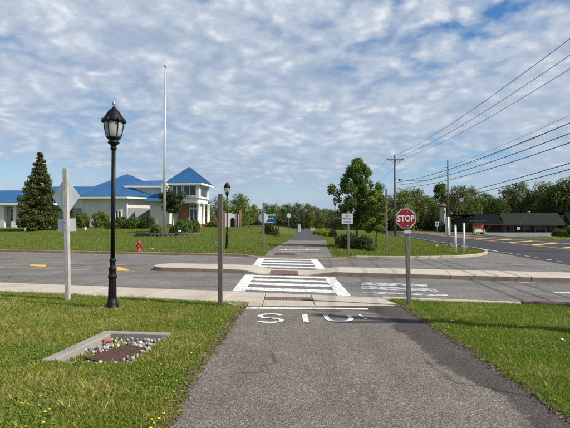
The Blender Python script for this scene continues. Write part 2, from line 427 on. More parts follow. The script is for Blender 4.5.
M['red_roof'] = plain('red_tower_cap', (0.25, 0.05, 0.045), 0.7, 0, 0.2, 3)
M['dirt'] = plain('dark_bed_soil', (0.1, 0.085, 0.065), 0.95, 0, 0.4, 12, 0.6)
M['dandelion'] = plain('yellow_petals', (0.85, 0.62, 0.015), 0.7, 0, 0.15, 60)
M['stem'] = plain('green_stem', (0.1, 0.16, 0.03), 0.7, 0, 0.2, 30)
M['mulch'] = plain('straw_edge', (0.22, 0.17, 0.1), 0.95, 0, 0.5, 18, 0.8)
for k in range(5):
    c = [(0.42, 0.39, 0.34), (0.27, 0.26, 0.25), (0.34, 0.28, 0.21), (0.17, 0.17, 0.175), (0.58, 0.55, 0.5)][k]
    M['river%d' % k] = plain('river_stone_%s' % 'abcde'[k], c, 0.7, 0, 0.25, 22)
def lamp_glass():
    m, nt, b = mat_new('frosted_lamp_glass')
    f = nnoise(nt, 9, 4)
    nt.links.new(nramp(nt, f, [(0.3, (0.55, 0.55, 0.52)), (0.7, (0.7, 0.7, 0.67))]), b.inputs['Base Color'])
    b.inputs['Roughness'].default_value = 0.18; b.inputs['Transmission Weight'].default_value = 0.55; b.inputs['IOR'].default_value = 1.2
    return m
M['lamp_glass'] = lamp_glass()

def text_mesh(s, size, bold=0.0, extrude=0.001, sx=1.0):
    cu = bpy.data.curves.new('lettering', 'FONT'); cu.body = s; cu.size = size
    cu.align_x = 'CENTER'; cu.align_y = 'CENTER'; cu.offset = bold; cu.extrude = extrude; cu.resolution_u = 4
    o = bpy.data.objects.new('lettering', cu); C.objects.link(o)
    o.scale = (sx, 1, 1)
    dg = bpy.context.evaluated_depsgraph_get()
    me = bpy.data.meshes.new_from_object(o.evaluated_get(dg))
    me.transform(Matrix.Diagonal((sx, 1, 1, 1)))
    bpy.data.objects.remove(o); bpy.data.curves.remove(cu)
    me.materials.clear()
    return me

# ------------------------------------------------------------------ lie of the land
A = R(13.5); SA, CA = math.sin(A), math.cos(A)
def uv(u, v): return (u * CA + v * SA, -u * SA + v * CA)
def toU(x, y): return x * CA - y * SA
def toV(x, y): return x * SA + y * CA
V_WALK0, V_ROAD0, V_MED0, V_MED1, V_ROAD1 = 8.68, 10.0, 13.75, 15.2, 20.6
def hw_edge(y):                         # near edge of the highway
    return 9.9 + 0.085 * y + max(0.0, (13.0 - y)) ** 2 * 0.03
def sst(a, b, x):
    t = min(1.0, max(0.0, (x - a) / (b - a))); return t * t * (3 - 2 * t)
ISL = [(3.4, 20.38), (5.0, 20.1), (6.4, 20.15), (7.9, 20.5), (9.2, 21.25), (10.4, 22.4), (11.3, 23.9), (11.9, 25.6), (12.35, 28.5)]
def isl_y(x): return np.interp(x, [p[0] for p in ISL], [p[1] for p in ISL])
PATH_C = [(20, .55), (28, 1.1), (37, 1.9), (49, 2.6), (64, 3.2), (86, 3.9), (140, 5.5)]
def path_x(y):
    return float(np.interp(y, [p[0] for p in PATH_C], [p[1] for p in PATH_C]))
def gz(x, y):
    v = toV(x, y)
    if v < V_ROAD1 or y < 5: return 0.0
    if x > 3.4:
        z = 0.12 * sst(0.1, 0.7, y - float(isl_y(x))) * (1 - sst(-1.3, -0.3, x - hw_edge(y))) * (1 if x < 12.35 or y > 29 else 0)
    else:
        z = 0.12 * sst(V_ROAD1 + 0.1, V_ROAD1 + 0.7, v)
    left = sst(1.9, 7.5, path_x(y) - x)
    z += left * (0.98 * sst(0, 30, v - V_ROAD1))
    return z

# one ground sheet, finer near the camera, with a pocket for the drain
DX0, DX1, DY0, DY1 = -3.08, -1.62, 5.12, 6.80
xs = sorted(set([-900, -500, -300, -200, -140, -100, -80] + list(np.arange(-64, -30, 2.0)) + list(np.arange(-30, 30.1, 0.6)) + list(np.arange(32, 90, 4.0)) + [110, 150, 220, 350, 600, 900, DX0, DX1]))
ys = sorted(set([-60, -20, -8] + list(np.arange(-2, 19, 1.0)) + list(np.arange(19, 30, 0.4)) + list(np.arange(30, 70, 1.0)) + list(np.arange(72, 160, 5.0)) + [180, 240, 350, 600, 1000, 1800, DY0, DY1]))
def clean(a, keep):
    out = []
    for q in a:
        q = float(q)
        if any(abs(q - k) < 0.25 and q != k for k in keep): continue
        out.append(q)
    return out
xs = clean(xs, (DX0, DX1)); ys = clean(ys, (DY0, DY1))
gv = [(x, y, gz(x, y)) for y in ys for x in xs]
gf = []
nx = len(xs)
for j in range(len(ys) - 1):
    for i in range(nx - 1):
        if DX0 <= xs[i] and xs[i + 1] <= DX1 and DY0 <= ys[j] and ys[j + 1] <= DY1: continue
        gf.append((j * nx + i, j * nx + i + 1, (j + 1) * nx + i + 1, (j + 1) * nx + i))
DR = [(-2.98, 5.28), (-1.84, 5.20), (-1.70, 6.58), (-2.80, 6.70)]      # the drain pocket itself
b0 = len(gv)
gv += [(DX0, DY0, 0), (DX1, DY0, 0), (DX1, DY1, 0), (DX0, DY1, 0)] + [(x, y, 0) for x, y in DR]
for i in range(4):
    k = (i + 1) % 4
    gf.append((b0 + i, b0 + k, b0 + 4 + k, b0 + 4 + i))
me = bpy.data.meshes.new('ground'); me.from_pydata(gv, [], gf); me.update()
me.polygons.foreach_set('use_smooth', [True] * len(gf))
props(link('ground', me, M['ground']), kind='structure')

def sheet(name, pts, z, mat, parent=None, kind=True):
    me = bpy.data.meshes.new(name)
    bm = bmesh.new()
    f = bm.faces.new([bm.verts.new((p[0], p[1], z)) for p in pts])
    bm.normal_update()
    if f.normal.z < 0: f.normal_flip()
    bmesh.ops.triangulate(bm, faces=bm.faces); bm.to_mesh(me); bm.free()
    o = link(name, me, mat, parent)
    if kind and parent is None: o['kind'] = 'structure'
    return o
def strip(name, left, right, zf, mat, parent=None, off=0.0):
    vs = []; fs = []
    for a, b in zip(left, right):
        for t in (0, 0.25, 0.5, 0.75, 1):
            x = a[0] + (b[0] - a[0]) * t; y = a[1] + (b[1] - a[1]) * t
            vs.append((x, y, zf(x, y) + off))
    for i in range(len(left) - 1):
        for k in range(4):
            q = i * 5 + k; fs.append((q, q + 1, q + 6, q + 5))
    me = bpy.data.meshes.new(name); me.from_pydata(vs, [], fs); me.update()
    o = link(name, me, mat, parent)
    if parent is None: o['kind'] = 'structure'
    return o
def wob(x, s=1.0, k=0): return s * (math.sin(x * 2.3 + k) * 0.5 + math.sin(x * 5.1 + 1.7 * k) * 0.3 + math.sin(x * 11.7 + k) * 0.2)

# roads
z_flat = lambda x, y: 0.0
us = list(np.arange(-150, 14, 2.0))
strip('side_road', [uv(u, V_ROAD0) for u in us], [uv(u, V_ROAD1 - 0.32) for u in us], z_flat, M['road'], off=0.006)
ug = [q for q in us if q < -4] + [-2.0, toU(3.4, 20.38)]
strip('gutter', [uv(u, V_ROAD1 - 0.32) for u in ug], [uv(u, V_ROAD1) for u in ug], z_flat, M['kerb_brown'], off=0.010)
yy = [-40, -20, 0, 4, 8] + list(np.arange(10, 60, 2.0)) + [80, 120, 200, 400]
strip('highway', [(hw_edge(y), y) for y in yy], [(9.9 + 0.085 * y + 13.4, y) for y in yy], z_flat, M['road_dark'], off=0.018)
# mouth of the side road, between the two surfaces
sheet('junction', [uv(toU(3.35, 20.2), V_ROAD1 - .34), (3.35, 20.42)] + [(a, b + .08) for a, b in ISL[1:]] + [(12.45, 28.4), (11.9, 20), (hw_edge(13.5) + .1, 13.5), (10.8, 12.2), (10.3, 14.0), (8.6, 18.6)], 0.0125, M['road'])
# near path and its darker edge
py = list(np.arange(-6, 8.76, 0.15)) + [8.76]
L = [(-0.98 + 0.17 * sst(5, 8.7, y) + wob(y, .035), y) for y in py]
Rr = [(2.47 - 0.10 * sst(5, 8.7, y) + wob(y, .05, 2), y) for y in py]
M['path'] = patched_path()
pl = ((-6, 2.0), (2.0, 2.05), (3.2, 1.95), (3.8, 2.1), (4.2, 2.15), (4.7, 1.98), (5.1, 1.86), (5.6, 1.84), (6.1, 1.86), (6.6, 1.82), (7.0, 1.72), (7.3, 1.9), (7.8, 1.85), (8.2, 1.6), (8.5, 1.2), (8.8, 0.9))
NC = 34; pv = []; pf = []; pa = []
for (xa, y), (xb, _) in zip(L, Rr):
    for k in range(NC + 1):
        x = xa + (xb - xa) * k / NC; pv.append((x, y, 0.014))
        pa.append(min(1.0, max(0.0, 0.5 + (x - float(np.interp(y, [p[0] for p in pl], [p[1] for p in pl]))) / 0.7)))
for i in range(len(L) - 1):
    for k in range(NC):
        q = i * (NC + 1) + k; pf.append((q, q + 1, q + NC + 2, q + NC + 1))
me = bpy.data.meshes.new('path'); me.from_pydata(pv, [], pf); me.update()
me.attributes.new('patch', 'FLOAT', 'POINT').data.foreach_set('value', pa)
props(link('path', me, M['path']), kind='structure')
# far path: pale sunlit stretch, then tree shade painted in as darker asphalt
zt = lambda x, y: 0.12 * sst(V_ROAD1 + .1, V_ROAD1 + .7, toV(x, y)) + 0.035
fl, fr_ = [], []
for k in range(36):
    f = k / 35; ya = 21.58 + (38.1 - 21.58) * f; yb = 20.82 + (38.1 - 20.82) * f
    fl.append((path_x(ya) - 1.68 + wob(ya, .05), ya)); fr_.append((path_x(yb) + 1.64 + wob(yb, .06, 3), yb))
strip('far_path', fl, fr_, zt, M['path_far'])
py = list(np.arange(38.1, 130, 1.5))
strip('far_path_dark', [(path_x(y) - 1.6 + wob(y, .05), y) for y in py], [(path_x(y) + 1.6 + wob(y, .06, 3), y) for y in py], zt, M['path_dark'])

# parking lot beyond the highway
def hwx(w, y): return 9.9 + 0.085 * y + w
sheet('parking_lot', [(hwx(13.3, 46), 46), (34.5, 53), (64, 57), (66, 82), (28, 79), (hwx(13.3, 66), 66)], 0.012, M['lot'])

# kerbs ---------------------------------------------------------------------------------------
def kerb(name, pts, wd, h, mat, parent=None, z0=0.0):
    vs = []; fs = []; P = [Vector((p[0], p[1], 0)) for p in pts]
    for i, p in enumerate(P):
        d = (P[min(i + 1, len(P) - 1)] - P[max(i - 1, 0)]).normalized(); n = Vector((-d.y, d.x, 0))
        hh = h(p.x, p.y) if callable(h) else h
        for o_, z in ((0, 0), (0.015, hh - .02), (0.04, hh), (wd - .02, hh), (wd, hh - .02), (wd, 0)):
            q = p + n * o_; vs.append((q.x, q.y, z + z0))
    for i in range(len(P) - 1):
        for k in range(5):
            a = i * 6 + k; fs.append((a, a + 1, a + 7, a + 6))
    fs.append(tuple(range(6))); fs.append(tuple(range((len(P) - 1) * 6 + 5, (len(P) - 1) * 6 - 1, -1)))
    m = MB().add(vs, fs)
    o = m.build(name, mat, parent)
    if parent is None: o['kind'] = 'structure'
    return o
uL = toU(-1.35, 21.2); uR = toU(2.35, 20.6)
dropz = lambda x, y: 0.03 + 0.11 * (1 - sst(uL - 1.2, uL, toU(x, y)) * (1 - sst(uR, uR + 1.2, toU(x, y))))
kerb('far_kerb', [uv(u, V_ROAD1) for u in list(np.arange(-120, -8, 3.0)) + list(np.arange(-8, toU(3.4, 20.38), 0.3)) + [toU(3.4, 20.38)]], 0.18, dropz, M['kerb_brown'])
cp = ISL + [(hw_edge(y) - .05, y) for y in np.arange(32, 140, 4.0)]
def smooth_poly(p, it=2):
    for _ in range(it):
        q = [p[0]]
        for a, b in zip(p[:-1], p[1:]):
            q += [(a[0] * .75 + b[0] * .25, a[1] * .75 + b[1] * .25), (a[0] * .25 + b[0] * .75, a[1] * .25 + b[1] * .75)]
        p = q + [p[-1]]
    return p
kerb('island_kerb', smooth_poly(cp), 0.17, 0.14, M['kerb'])
# near kerb right of the path
kerb('near_kerb', [uv(u, V_ROAD0 - .17) for u in np.arange(toU(2.2, 9.7), 2.7, 0.4)], 0.17, 0.045, M['concrete'])
kerb('stained_kerb', [uv(u, V_ROAD0 - .17) for u in np.arange(2.72, 12, 0.5)], 0.2, 0.07, M['rust'])

# pavement on the near side: slabs ---------------------------------------------------------------
pav = group_root('pavement')
u = -26.0; k = 0
while u < toU(-1.35, 9.9) - .3:
    ln = 1.75 if k % 3 else 2.1
    u1 = min(u + ln, toU(-1.15, 9.9))
    MB().prism([uv(u + .008, V_WALK0 + wob(u, .03)), uv(u1 - .008, V_WALK0 + wob(u1, .03)), uv(u1 - .008, V_ROAD0), uv(u + .008, V_ROAD0)], -0.05, 0.018 + 0.004 * (k % 2)).build('slab', M['concrete'], pav, bevel=.008)
    u = u1; k += 1
S = [(-1.05, 8.78), (-0.46, 8.78), (0.60, 8.78), (2.33, 8.80), (2.12, 9.77)]
T = [uv(toU(-1.10, 9.9) + .0, V_ROAD0), uv(toU(-0.46, 10.4), V_ROAD0), uv(toU(0.60, 10.1), V_ROAD0), (2.1, 9.78)]
MB().prism([uv(u + .008, V_WALK0), (-1.0, 8.79), (-0.472, 8.79), (-0.472, T[1][1]), uv(u + .008, V_ROAD0)], -0.05, 0.021).build('slab', M['concrete'], pav, bevel=.008)
MB().prism([(-0.46, 8.79), (0.60, 8.79), (0.60, 9.36), (-0.46, 9.42)], -0.05, 0.021).build('slab', M['concrete'], pav, bevel=.008)
MB().prism([(-0.46, 9.82), (0.60, 9.76), (0.60, T[2][1]), (-0.46, T[1][1])], -0.05, 0.02).build('slab', M['concrete'], pav, bevel=.006)
MB().prism([(0.612, 8.79), (1.5, 8.80), (2.36, 8.84), (2.14, 9.76), (0.612, T[2][1])], -0.05, 0.019).build('slab', M['concrete_old'] if False else M['concrete'], pav, bevel=.008)
def tactile(x0, x1, y0, y1, z, parent, sl=0.0, nx_=16, ny_=6):
    t = MB().prism([(x0, y0), (x1, y0 - sl), (x1, y1 - sl), (x0, y1)], z - .04, z + .004).build('tactile_tile', M['tile_red'], parent)
    d = MB()
    for i in range(nx_):
        for j in range(ny_):
            fx = (i + .5) / nx_; x = x0 + (x1 - x0) * fx; y = y0 + (y1 - y0) * (j + .5) / ny_ - sl * fx
            d.lathe([(.014, z + .003), (.009, z + .010)], 6, x, y)
    o = d.build('domes', M['tile_red'], t); o['kind'] = 'stuff'
tactile(-0.45, 0.59, 9.43, 9.81, 0.019, pav, 0.06)

# median island with a dropped crossing ----------------------------------------------------------
med = group_root('median_island')
us = sorted(set(list(np.arange(-8.4, -7.6, 0.05)) + list(np.arange(-7.6, -5.6, 0.2)) + list(np.arange(-5.6, 0.5, 0.1)) + list(np.arange(0.5, 5.9, 0.25)) + [5.9]))
uc0, uc1 = toU(-0.55, 14.5), toU(0.48, 14.3)
def med_piece(u_a, u_b):
    uu = [q for q in us if u_a < q < u_b]; uu = [u_a] + uu + [u_b]
    vs = []; fs = []
    for q in uu:
        tn = min(1.0, (q + 8.42) / 0.75); wsc = math.sqrt(max(0.02, 1 - (1 - tn) ** 2)) if tn < 1 else 1.0
        c0 = (V_MED0 + V_MED1) / 2; hw = (V_MED1 - V_MED0) / 2 * wsc
        h = 0.02 + 0.13 * max(sst(uc0 - .05, uc0 - 1.0, q) if q < uc0 else 0, sst(uc1 + .05, uc1 + 1.3, q) if q > uc1 else 0)
        for vv, z in ((c0 - hw, 0), (c0 - hw + .02, h - .02), (c0 - hw + .05, h), (c0 - hw + .2, h + .004), (c0 + hw - .05, h + .004), (c0 + hw, h - .02), (c0 + hw, 0)):
            x, y = uv(q, vv); vs.append((x, y, max(z, 0)))
    for i in range(len(uu) - 1):
        for k in range(6):
            a = i * 7 + k; fs.append((a, a + 1, a + 8, a + 7))
    fs.append(tuple(range(7))); fs.append(tuple((len(uu) - 1) * 7 + k for k in range(6, -1, -1)))
    return MB().add(vs, fs)
def smat():                            # median concrete; its side faces later take a darker brown material
    m, nt, b = mat_new('median_concrete')
    f = nnoise(nt, 1.1, 6, 0.65); g = nnoise(nt, 45, 3, 0.6)
    c = nramp(nt, g, [(0.3, (0.36, 0.32, 0.26)), (0.55, (0.47, 0.42, 0.345)), (0.75, (0.54, 0.49, 0.41))])
    c = nmix(nt, 1.0, c, nramp(nt, f, [(0.3, (0.84, 0.78, 0.7)), (0.5, (1, 1, 1)), (0.7, (1.06, 1.05, 1.04))]), 'MULTIPLY')
    nt.links.new(c, b.inputs['Base Color']); b.inputs['Roughness'].default_value = 0.9
    nbump(nt, b, g, 0.3, 0.004)
    return m
M['median'] = smat()
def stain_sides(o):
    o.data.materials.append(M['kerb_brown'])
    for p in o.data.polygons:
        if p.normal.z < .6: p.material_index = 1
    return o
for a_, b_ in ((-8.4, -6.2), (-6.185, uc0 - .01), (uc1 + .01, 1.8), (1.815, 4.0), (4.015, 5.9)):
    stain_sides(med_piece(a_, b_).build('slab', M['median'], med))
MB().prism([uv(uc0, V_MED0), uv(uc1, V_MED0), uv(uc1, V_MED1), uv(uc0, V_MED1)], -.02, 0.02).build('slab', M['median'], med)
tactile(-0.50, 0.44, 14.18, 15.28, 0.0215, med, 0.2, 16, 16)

# drop kerb pad on the far side
tt = group_root('far_ramp_tile')
tactile(-0.5, 0.5, 21.75, 22.2, 0.165, tt, 0.2, 14, 6)

# painted markings --------------------------------------------------------------------------------
ZM = 0.0115
def marking(name, polys, z, mat):
    me = bpy.data.meshes.new(name); bm = bmesh.new()
    for p in polys:
        f = bm.faces.new([bm.verts.new((q[0], q[1], z)) for q in p]); f.normal_update()
        if f.normal.z < 0: f.normal_flip()
    bm.to_mesh(me); bm.free()
    return link(name, me, mat)
def subdiv_bar(a, b, wd, n=1):
    a = Vector((a[0], a[1])); b = Vector((b[0], b[1])); d = (b - a).normalized(); nn = Vector((-d.y, d.x)) * wd / 2
    return [(a + nn), (a - nn), (b - nn), (b + nn)]
def crosswalk(v0, v1, x0, x1, fr, name):
    cw = group_root(name)
    def ln(x): return [(x, (v0 - x * SA) / CA), (x, (v1 - x * SA) / CA)]
    for x, lab in ((x0, 0), (x1, 1)):
        s_ = 0.16
        a = ln(x - s_); b = ln(x + s_)
        o = marking('side_line', [[a[0], b[0], b[1], a[1]]], ZM + .001, M['white_paint']); o.parent = cw
    for f0, f1 in fr:
        va = v0 + (v1 - v0) * f0; vb = v0 + (v1 - v0) * f1
        xa, xb = x0 + .162, x1 - .162
        o = marking('bar', [[(xa, (va - xa * SA) / CA), (xb, (va - xb * SA) / CA), (xb, (vb - xb * SA) / CA), (xa, (vb - xa * SA) / CA)]], ZM + .001, M['white_paint']); o.parent = cw
crosswalk(10.08, 13.45, -1.15, 1.38, ((0.09, 0.225), (0.365, 0.49), (0.62, 0.74), (0.87, 0.985)), 'crosswalk')
crosswalk(15.7, 20.05, -1.13, 1.33, ((0.03, 0.15), (0.3, 0.42), (0.57, 0.69), (0.84, 0.95)), 'far_crosswalk')

def ribbon(pts, wd):
    P = [Vector((p[0], p[1])) for p in pts]; out = []
    Ls = []; Rs = []
    for i, p in enumerate(P):
        d = (P[min(i + 1, len(P) - 1)] - P[max(i - 1, 0)]).normalized(); n = Vector((-d.y, d.x)) * wd / 2
        Ls.append(p + n); Rs.append(p - n)
    return [[Rs[i], Rs[i + 1], Ls[i + 1], Ls[i]] for i in range(len(P) - 1)]
ZP = 0.0225
props(marking('stop_bar', [[(-0.77, 8.46), (1.62, 8.36), (1.62, 8.52), (-0.77, 8.62)]], ZP, M['white_paint']), kind='structure')
def S_pts(cx, cy, w, h):
    out = []
    for k in range(0, 15):
        t = math.pi * (0.12 + 1.38 * k / 14); out.append((cx + math.cos(t) * w / 2, cy + h * .26 + math.sin(t) * h * .24))
    for k in range(1, 15):
        t = math.pi * (0.5 - 1.38 * k / 14); out.append((cx + math.cos(t) * w / 2, cy - h * .26 + math.sin(t) * h * .24))
    return out
lw = 0.075
let = group_root('path_lettering')
cy = 7.64; hh = 0.62
polys = [ribbon(S_pts(-0.26, cy, 0.40, hh + .05), .085), ribbon([(0.36, cy - hh / 2), (0.36, cy + hh / 2)], .10),
         ribbon([(0.74, cy + hh / 2 - .04), (0.74, cy - .02)] + [(0.95 - .21 * math.cos(t), cy - .06 - .2 * math.sin(t)) for t in np.linspace(0.1, math.pi - .1, 12)] + [(1.16, cy - .02), (1.16, cy + hh / 2 - .08)], .085),
         ribbon([(1.36, cy + .3), (1.42, cy - .12)], .05)]
for p, lab in zip(polys, ('S', 'T', 'O', 'P')):
    o = marking('letter', p, ZP, M['white_paint']); o.parent = let
# far side: bar and letters read from the other side
flet = group_root('far_path_lettering')
me = text_mesh('STOP', 1.25, 0.03, 0.0, 0.78)
o = link('letters', me, M['white_paint'], flet, (0.85, 25.2, 0.163), (0, 0, math.pi))
o = marking('stop_bar', [[(-0.2, 23.0), (2.1, 22.75), (2.1, 23.0), (-0.2, 23.25)]], 0.163, M['white_paint']); o.parent = flet

mk = []
def mark(name, polys, mat, z=ZM): return props(marking(name, polys, z, mat), kind='structure')
# centre turn-lane lines and arrow (left), worn lettering (right)
mark('lane_line', [[uv(-60, 13.36), uv(-8.6, 13.36), uv(-8.6, 13.48), uv(-60, 13.48)]], M['yellow_worn'])
mark('lane_line', [[uv(-60, 15.35), uv(-8.6, 15.35), uv(-8.6, 15.47), uv(-60, 15.47)]], M['yellow_worn'])
mark('edge_line', [[uv(-60, 19.9), uv(-2.6, 19.9), uv(-2.6, 20.0), uv(-60, 20.0)]], M['white_worn'])
mark('arrow_stem', [[at(31, 264.5), at(47, 265), at(46, 267), at(30, 266)]], M['yellow_paint'])
mark('turn_arrow', [[at(108, 266.6), at(114, 266.4), at(122, 267.6), at(127, 269.3), at(132, 270.9), at(124, 270.8), at(116, 270.2), at(114, 268.6)]], M['yellow_paint'])
mark('worn_marking', [[uv(-.72, 11.95), uv(1.0, 11.95), uv(1.05, 12.5), uv(-.72, 12.5)]], M['white_worn'])
mark('worn_marking', [[uv(-.70, 11.2), uv(1.2, 11.2), uv(1.15, 11.72), uv(-.70, 11.72)]], M['white_worn'])
mark('worn_marking', [[uv(-.60, 10.55), uv(1.35, 10.55), uv(1.35, 10.78), uv(-.60, 10.78)]], M['white_worn'])
mark('lane_dash', [[uv(3.9, 11.72), uv(7.2, 11.72), uv(7.2, 11.86), uv(3.9, 11.86)]], M['white_paint'])
mark('kerb_paint_smear', [[at(516, 282.6), at(529, 282.3), at(537, 283.2), at(520, 283.8)]], M['yellow_worn'])
# highway lines
ZH = 0.024
def hline(name, w0, w1, ya, yb, mat):
    q = list(np.arange(ya, yb, 4.0)) + [yb]
    return mark(name, [[(hwx(w0, a), a), (hwx(w1, a), a), (hwx(w1, b), b), (hwx(w0, b), b)] for a, b in zip(q[:-1], q[1:])], mat, ZH)
hline('edge_line', 0.45, 0.58, 25.5, 160, M['white_paint'])
for k in range(12):
    y = 13.5 + k * 1.0; hline('edge_dash', 0.45, 0.56, y, y + .55, M['white_worn'])
for w in (5.7, 9.9):
    hline('median_line', w, w + .13, 0, 220, M['orange_line']); hline('median_line', w + .3, w + .43, 0, 220, M['orange_line'])
for k in range(30):
    y = 20 + k * 4.2
    mark('hatch_bar', [[(hwx(6.3, y), y), (hwx(9.75, y + 3.0), y + 3.0), (hwx(9.75, y + 3.75), y + 3.75), (hwx(6.3, y + .75), y + .75)]], M['yellow_hwy'], ZH)

# ------------------------------------------------------------------ grass ('stuff')
def in_drain(x, y):
    ok = np.ones(np.shape(x), bool)
    for i in range(4):
        a, b = DR[i], DR[(i + 1) % 4]
        ok &= ((b[0] - a[0]) * (y - a[1]) - (b[1] - a[1]) * (x - a[0])) > .004
    return ok
def grass(name, pts, h, w, label, green=0.5, zfun=None, seed=1, lean=0.55, tone=(1, 1, 1)):
    g = np.random.default_rng(seed); n = len(pts)
    x, y = pts[:, 0], pts[:, 1]
    z = np.zeros(n) if zfun is None else np.array([zfun(a, b) for a, b in pts])
    # patches of taller / drier grass
    pn = np.sin(x * 1.7 + np.sin(y * 1.3) * 1.4) * np.sin(y * 2.1 + np.sin(x * .9) * 1.7)
    pn2 = np.sin(x * 5.3 + y * 2.2 + 2 * np.sin(y * 3.1)) * np.sin(y * 6.7 - x * 1.9)
    hh = h * (0.55 + 0.8 * g.random(n) + .9 * (g.random(n) > .985)) * (1 + .28 * pn + .2 * pn2)
    ww = w * (0.6 + 0.8 * g.random(n))
    th = g.random(n) * 2 * np.pi; ld = g.random(n) * 2 * np.pi; la = hh * lean * (0.3 + g.random(n) * 1.3)
    dx, dy = np.cos(th) * ww / 2, np.sin(th) * ww / 2
    lx, ly = np.cos(ld) * la, np.sin(ld) * la
    V = np.zeros((n, 4, 3))
    V[:, 0] = np.stack([x - dx, y - dy, z - .006], 1); V[:, 1] = np.stack([x + dx, y + dy, z - .006], 1)
    V[:, 2] = np.stack([x + lx + dx * .25, y + ly + dy * .25, z + hh], 1)
    V[:, 3] = np.stack([x + lx * .45 - dx * .8, y + ly * .45 - dy * .8, z + hh * .6], 1)
    t = g.random(n); dry = np.clip(.30 - green * .3 + .16 * pn + .12 * pn2, 0.02, .6)
    c1 = np.array([.15, .22, .022]); c2 = np.array([.27, .31, .042]); c3 = np.array([.5, .42, .2]); c4 = np.array([.36, .33, .085])
    col = c1 + (c2 - c1) * g.random((n, 1))
    isd = (t < dry * .55)[:, None]; iso = ((t >= dry * .55) & (t < dry * 1.9))[:, None]
    col = np.where(isd, c3 * (.7 + .5 * g.random((n, 1))), col); col = np.where(iso, c4 * (.8 + .5 * g.random((n, 1))), col)
    me = quads_mesh(name, V, col * np.array(tone), M['blade'])
    o = link(name, me)
    return props(o, label, 'grass', kind='stuff')
def scatter(n, x0, x1, y0, y1, cond, seed, power=0.0):
    g = np.random.default_rng(seed); out = []
    tot = 0
    while tot < n:
        x = x0 + (x1 - x0) * g.random(n); 
        if power: 
            a, b = y0 ** (1 - power), y1 ** (1 - power); y = (a + (b - a) * g.random(n)) ** (1 / (1 - power))
        else: y = y0 + (y1 - y0) * g.random(n)
        m = cond(x, y); p = np.stack([x[m], y[m]], 1); out.append(p); tot += len(p)
        if len(p) == 0: break
    return np.concatenate(out)[:n]
vis = lambda x, y, mrg: np.abs(x) < 0.70 * y + mrg
wb = lambda y: .035 * (np.sin(y * 2.3) * .5 + np.sin(y * 5.1) * .3 + np.sin(y * 11.7) * .2)
condL = lambda x, y: (x < -0.98 + 0.17 * np.clip((y - 5) / 3.7, 0, 1) + wb(y) + .02 + .03 * np.sin(y * 17)) & (x * SA + y * CA < V_WALK0 + .02) & (~in_drain(x, y)) & vis(x, y, 1.2)
condR = lambda x, y: (x > 2.44 - 0.10 * np.clip((y - 5) / 3.7, 0, 1) + .05 * np.sin(y * 9) * .6) & (x * SA + y * CA < V_ROAD0 - .16) & vis(x, y, 1.2) & ((y < 8.8) | (x > 2.36 - (y - 8.8) * .28))
grass('lawn_grass', scatter(270000, -9, -0.6, 2.6, 11.5, condL, 11, 1.2), .042, .0046, 'olive green mown lawn left of the near path', .45, seed=21, tone=(.98, .97, .92))
grass('lawn_grass', scatter(160000, 2.2, 9, 2.6, 9.8, condR, 12, 1.2), .044, .0046, 'bright green mown lawn right of the near path', .85, seed=22, tone=(1.02, 1.06, .95))
zg = lambda x, y: gz(x, y)
farL = lambda x, y: (x * SA + y * CA > V_ROAD1 + .2) & (x < np.interp(y, [p[0] for p in PATH_C], [p[1] for p in PATH_C]) - 1.7) & vis(x, y, 2)
farR = lambda x, y: (x * SA + y * CA > V_ROAD1 + .2) & (x > np.interp(y, [p[0] for p in PATH_C], [p[1] for p in PATH_C]) + 1.75) & (x < 9.3 + .085 * y) & (y > isl_y(x) + .22) & vis(x, y, 2)
grass('lawn_grass', scatter(150000, -42, 3, 20, 58, farL, 13, 1.1), .06, .022, 'green lawn rising to the blue roofed building', .75, zg, 23, tone=(.68, .76, .7))
grass('lawn_grass', scatter(90000, 2, 17, 20, 75, farR, 14, 1.4), .06, .018, 'green grass of the corner island beside the highway', .8, zg, 24, tone=(.78, .86, .75))
gcol = lambda x, y: (x > 23.4 + .085 * y) & (x < 27 + .085 * y + 30 * (y < 48)) & vis(x, y, 4) & (y < 52)
grass('verge_grass', scatter(16000, 24, 48, 34, 60, gcol, 15), .12, .04, 'yellowish grass verge on the far side of the highway', .3, None, 25)

# ------------------------------------------------------------------ foliage builders
def leaf_quads(P, N, size, g, aspect=0.6):
    n = len(P)
    a = np.cross(N, g.normal(size=(n, 3))); a /= np.linalg.norm(a, axis=1, keepdims=True) + 1e-9
    b = np.cross(N, a); b /= np.linalg.norm(b, axis=1, keepdims=True) + 1e-9
    s = size * (0.6 + 0.8 * g.random((n, 1)))
    V = np.zeros((n, 4, 3))
    V[:, 0] = P - a * s * .5; V[:, 1] = P - b * s * .5 * aspect + N * s * .08
    V[:, 2] = P + a * s * .5; V[:, 3] = P + b * s * .5 * aspect + N * s * .08
    return V
def crown_mesh(name, clumps, n, size, c_lo, c_hi, seed, fuzz=0.25, up=0.35):
    g = np.random.default_rng(seed)
    cl = np.array(clumps, float)                     # x,y,z,rx,ry,rz
    wgt = (cl[:, 3] * cl[:, 4] * cl[:, 5]) ** (2 / 3); wgt /= wgt.sum()
    idx = g.choice(len(cl), n, p=wgt)
    d = g.normal(size=(n, 3)); d /= np.linalg.norm(d, axis=1, keepdims=True)
    r = (1 - np.abs(g.normal(0, fuzz, (n, 1)))).clip(.15, 1.0) + g.normal(0, .06, (n, 1))
    P = cl[idx, :3] + d * cl[idx, 3:6] * r
    N = d + g.normal(0, .55, (n, 3)) + np.array([0, 0, up]); N /= np.linalg.norm(N, axis=1, keepdims=True)
    V = leaf_quads(P, N, size, g)
    tone = g.random(len(cl))[idx][:, None] * .55 + g.random((n, 1)) * .45
    col = np.array(c_lo) + (np.array(c_hi) - np.array(c_lo)) * tone
    return quads_mesh(name, V, col, M['leaf'])
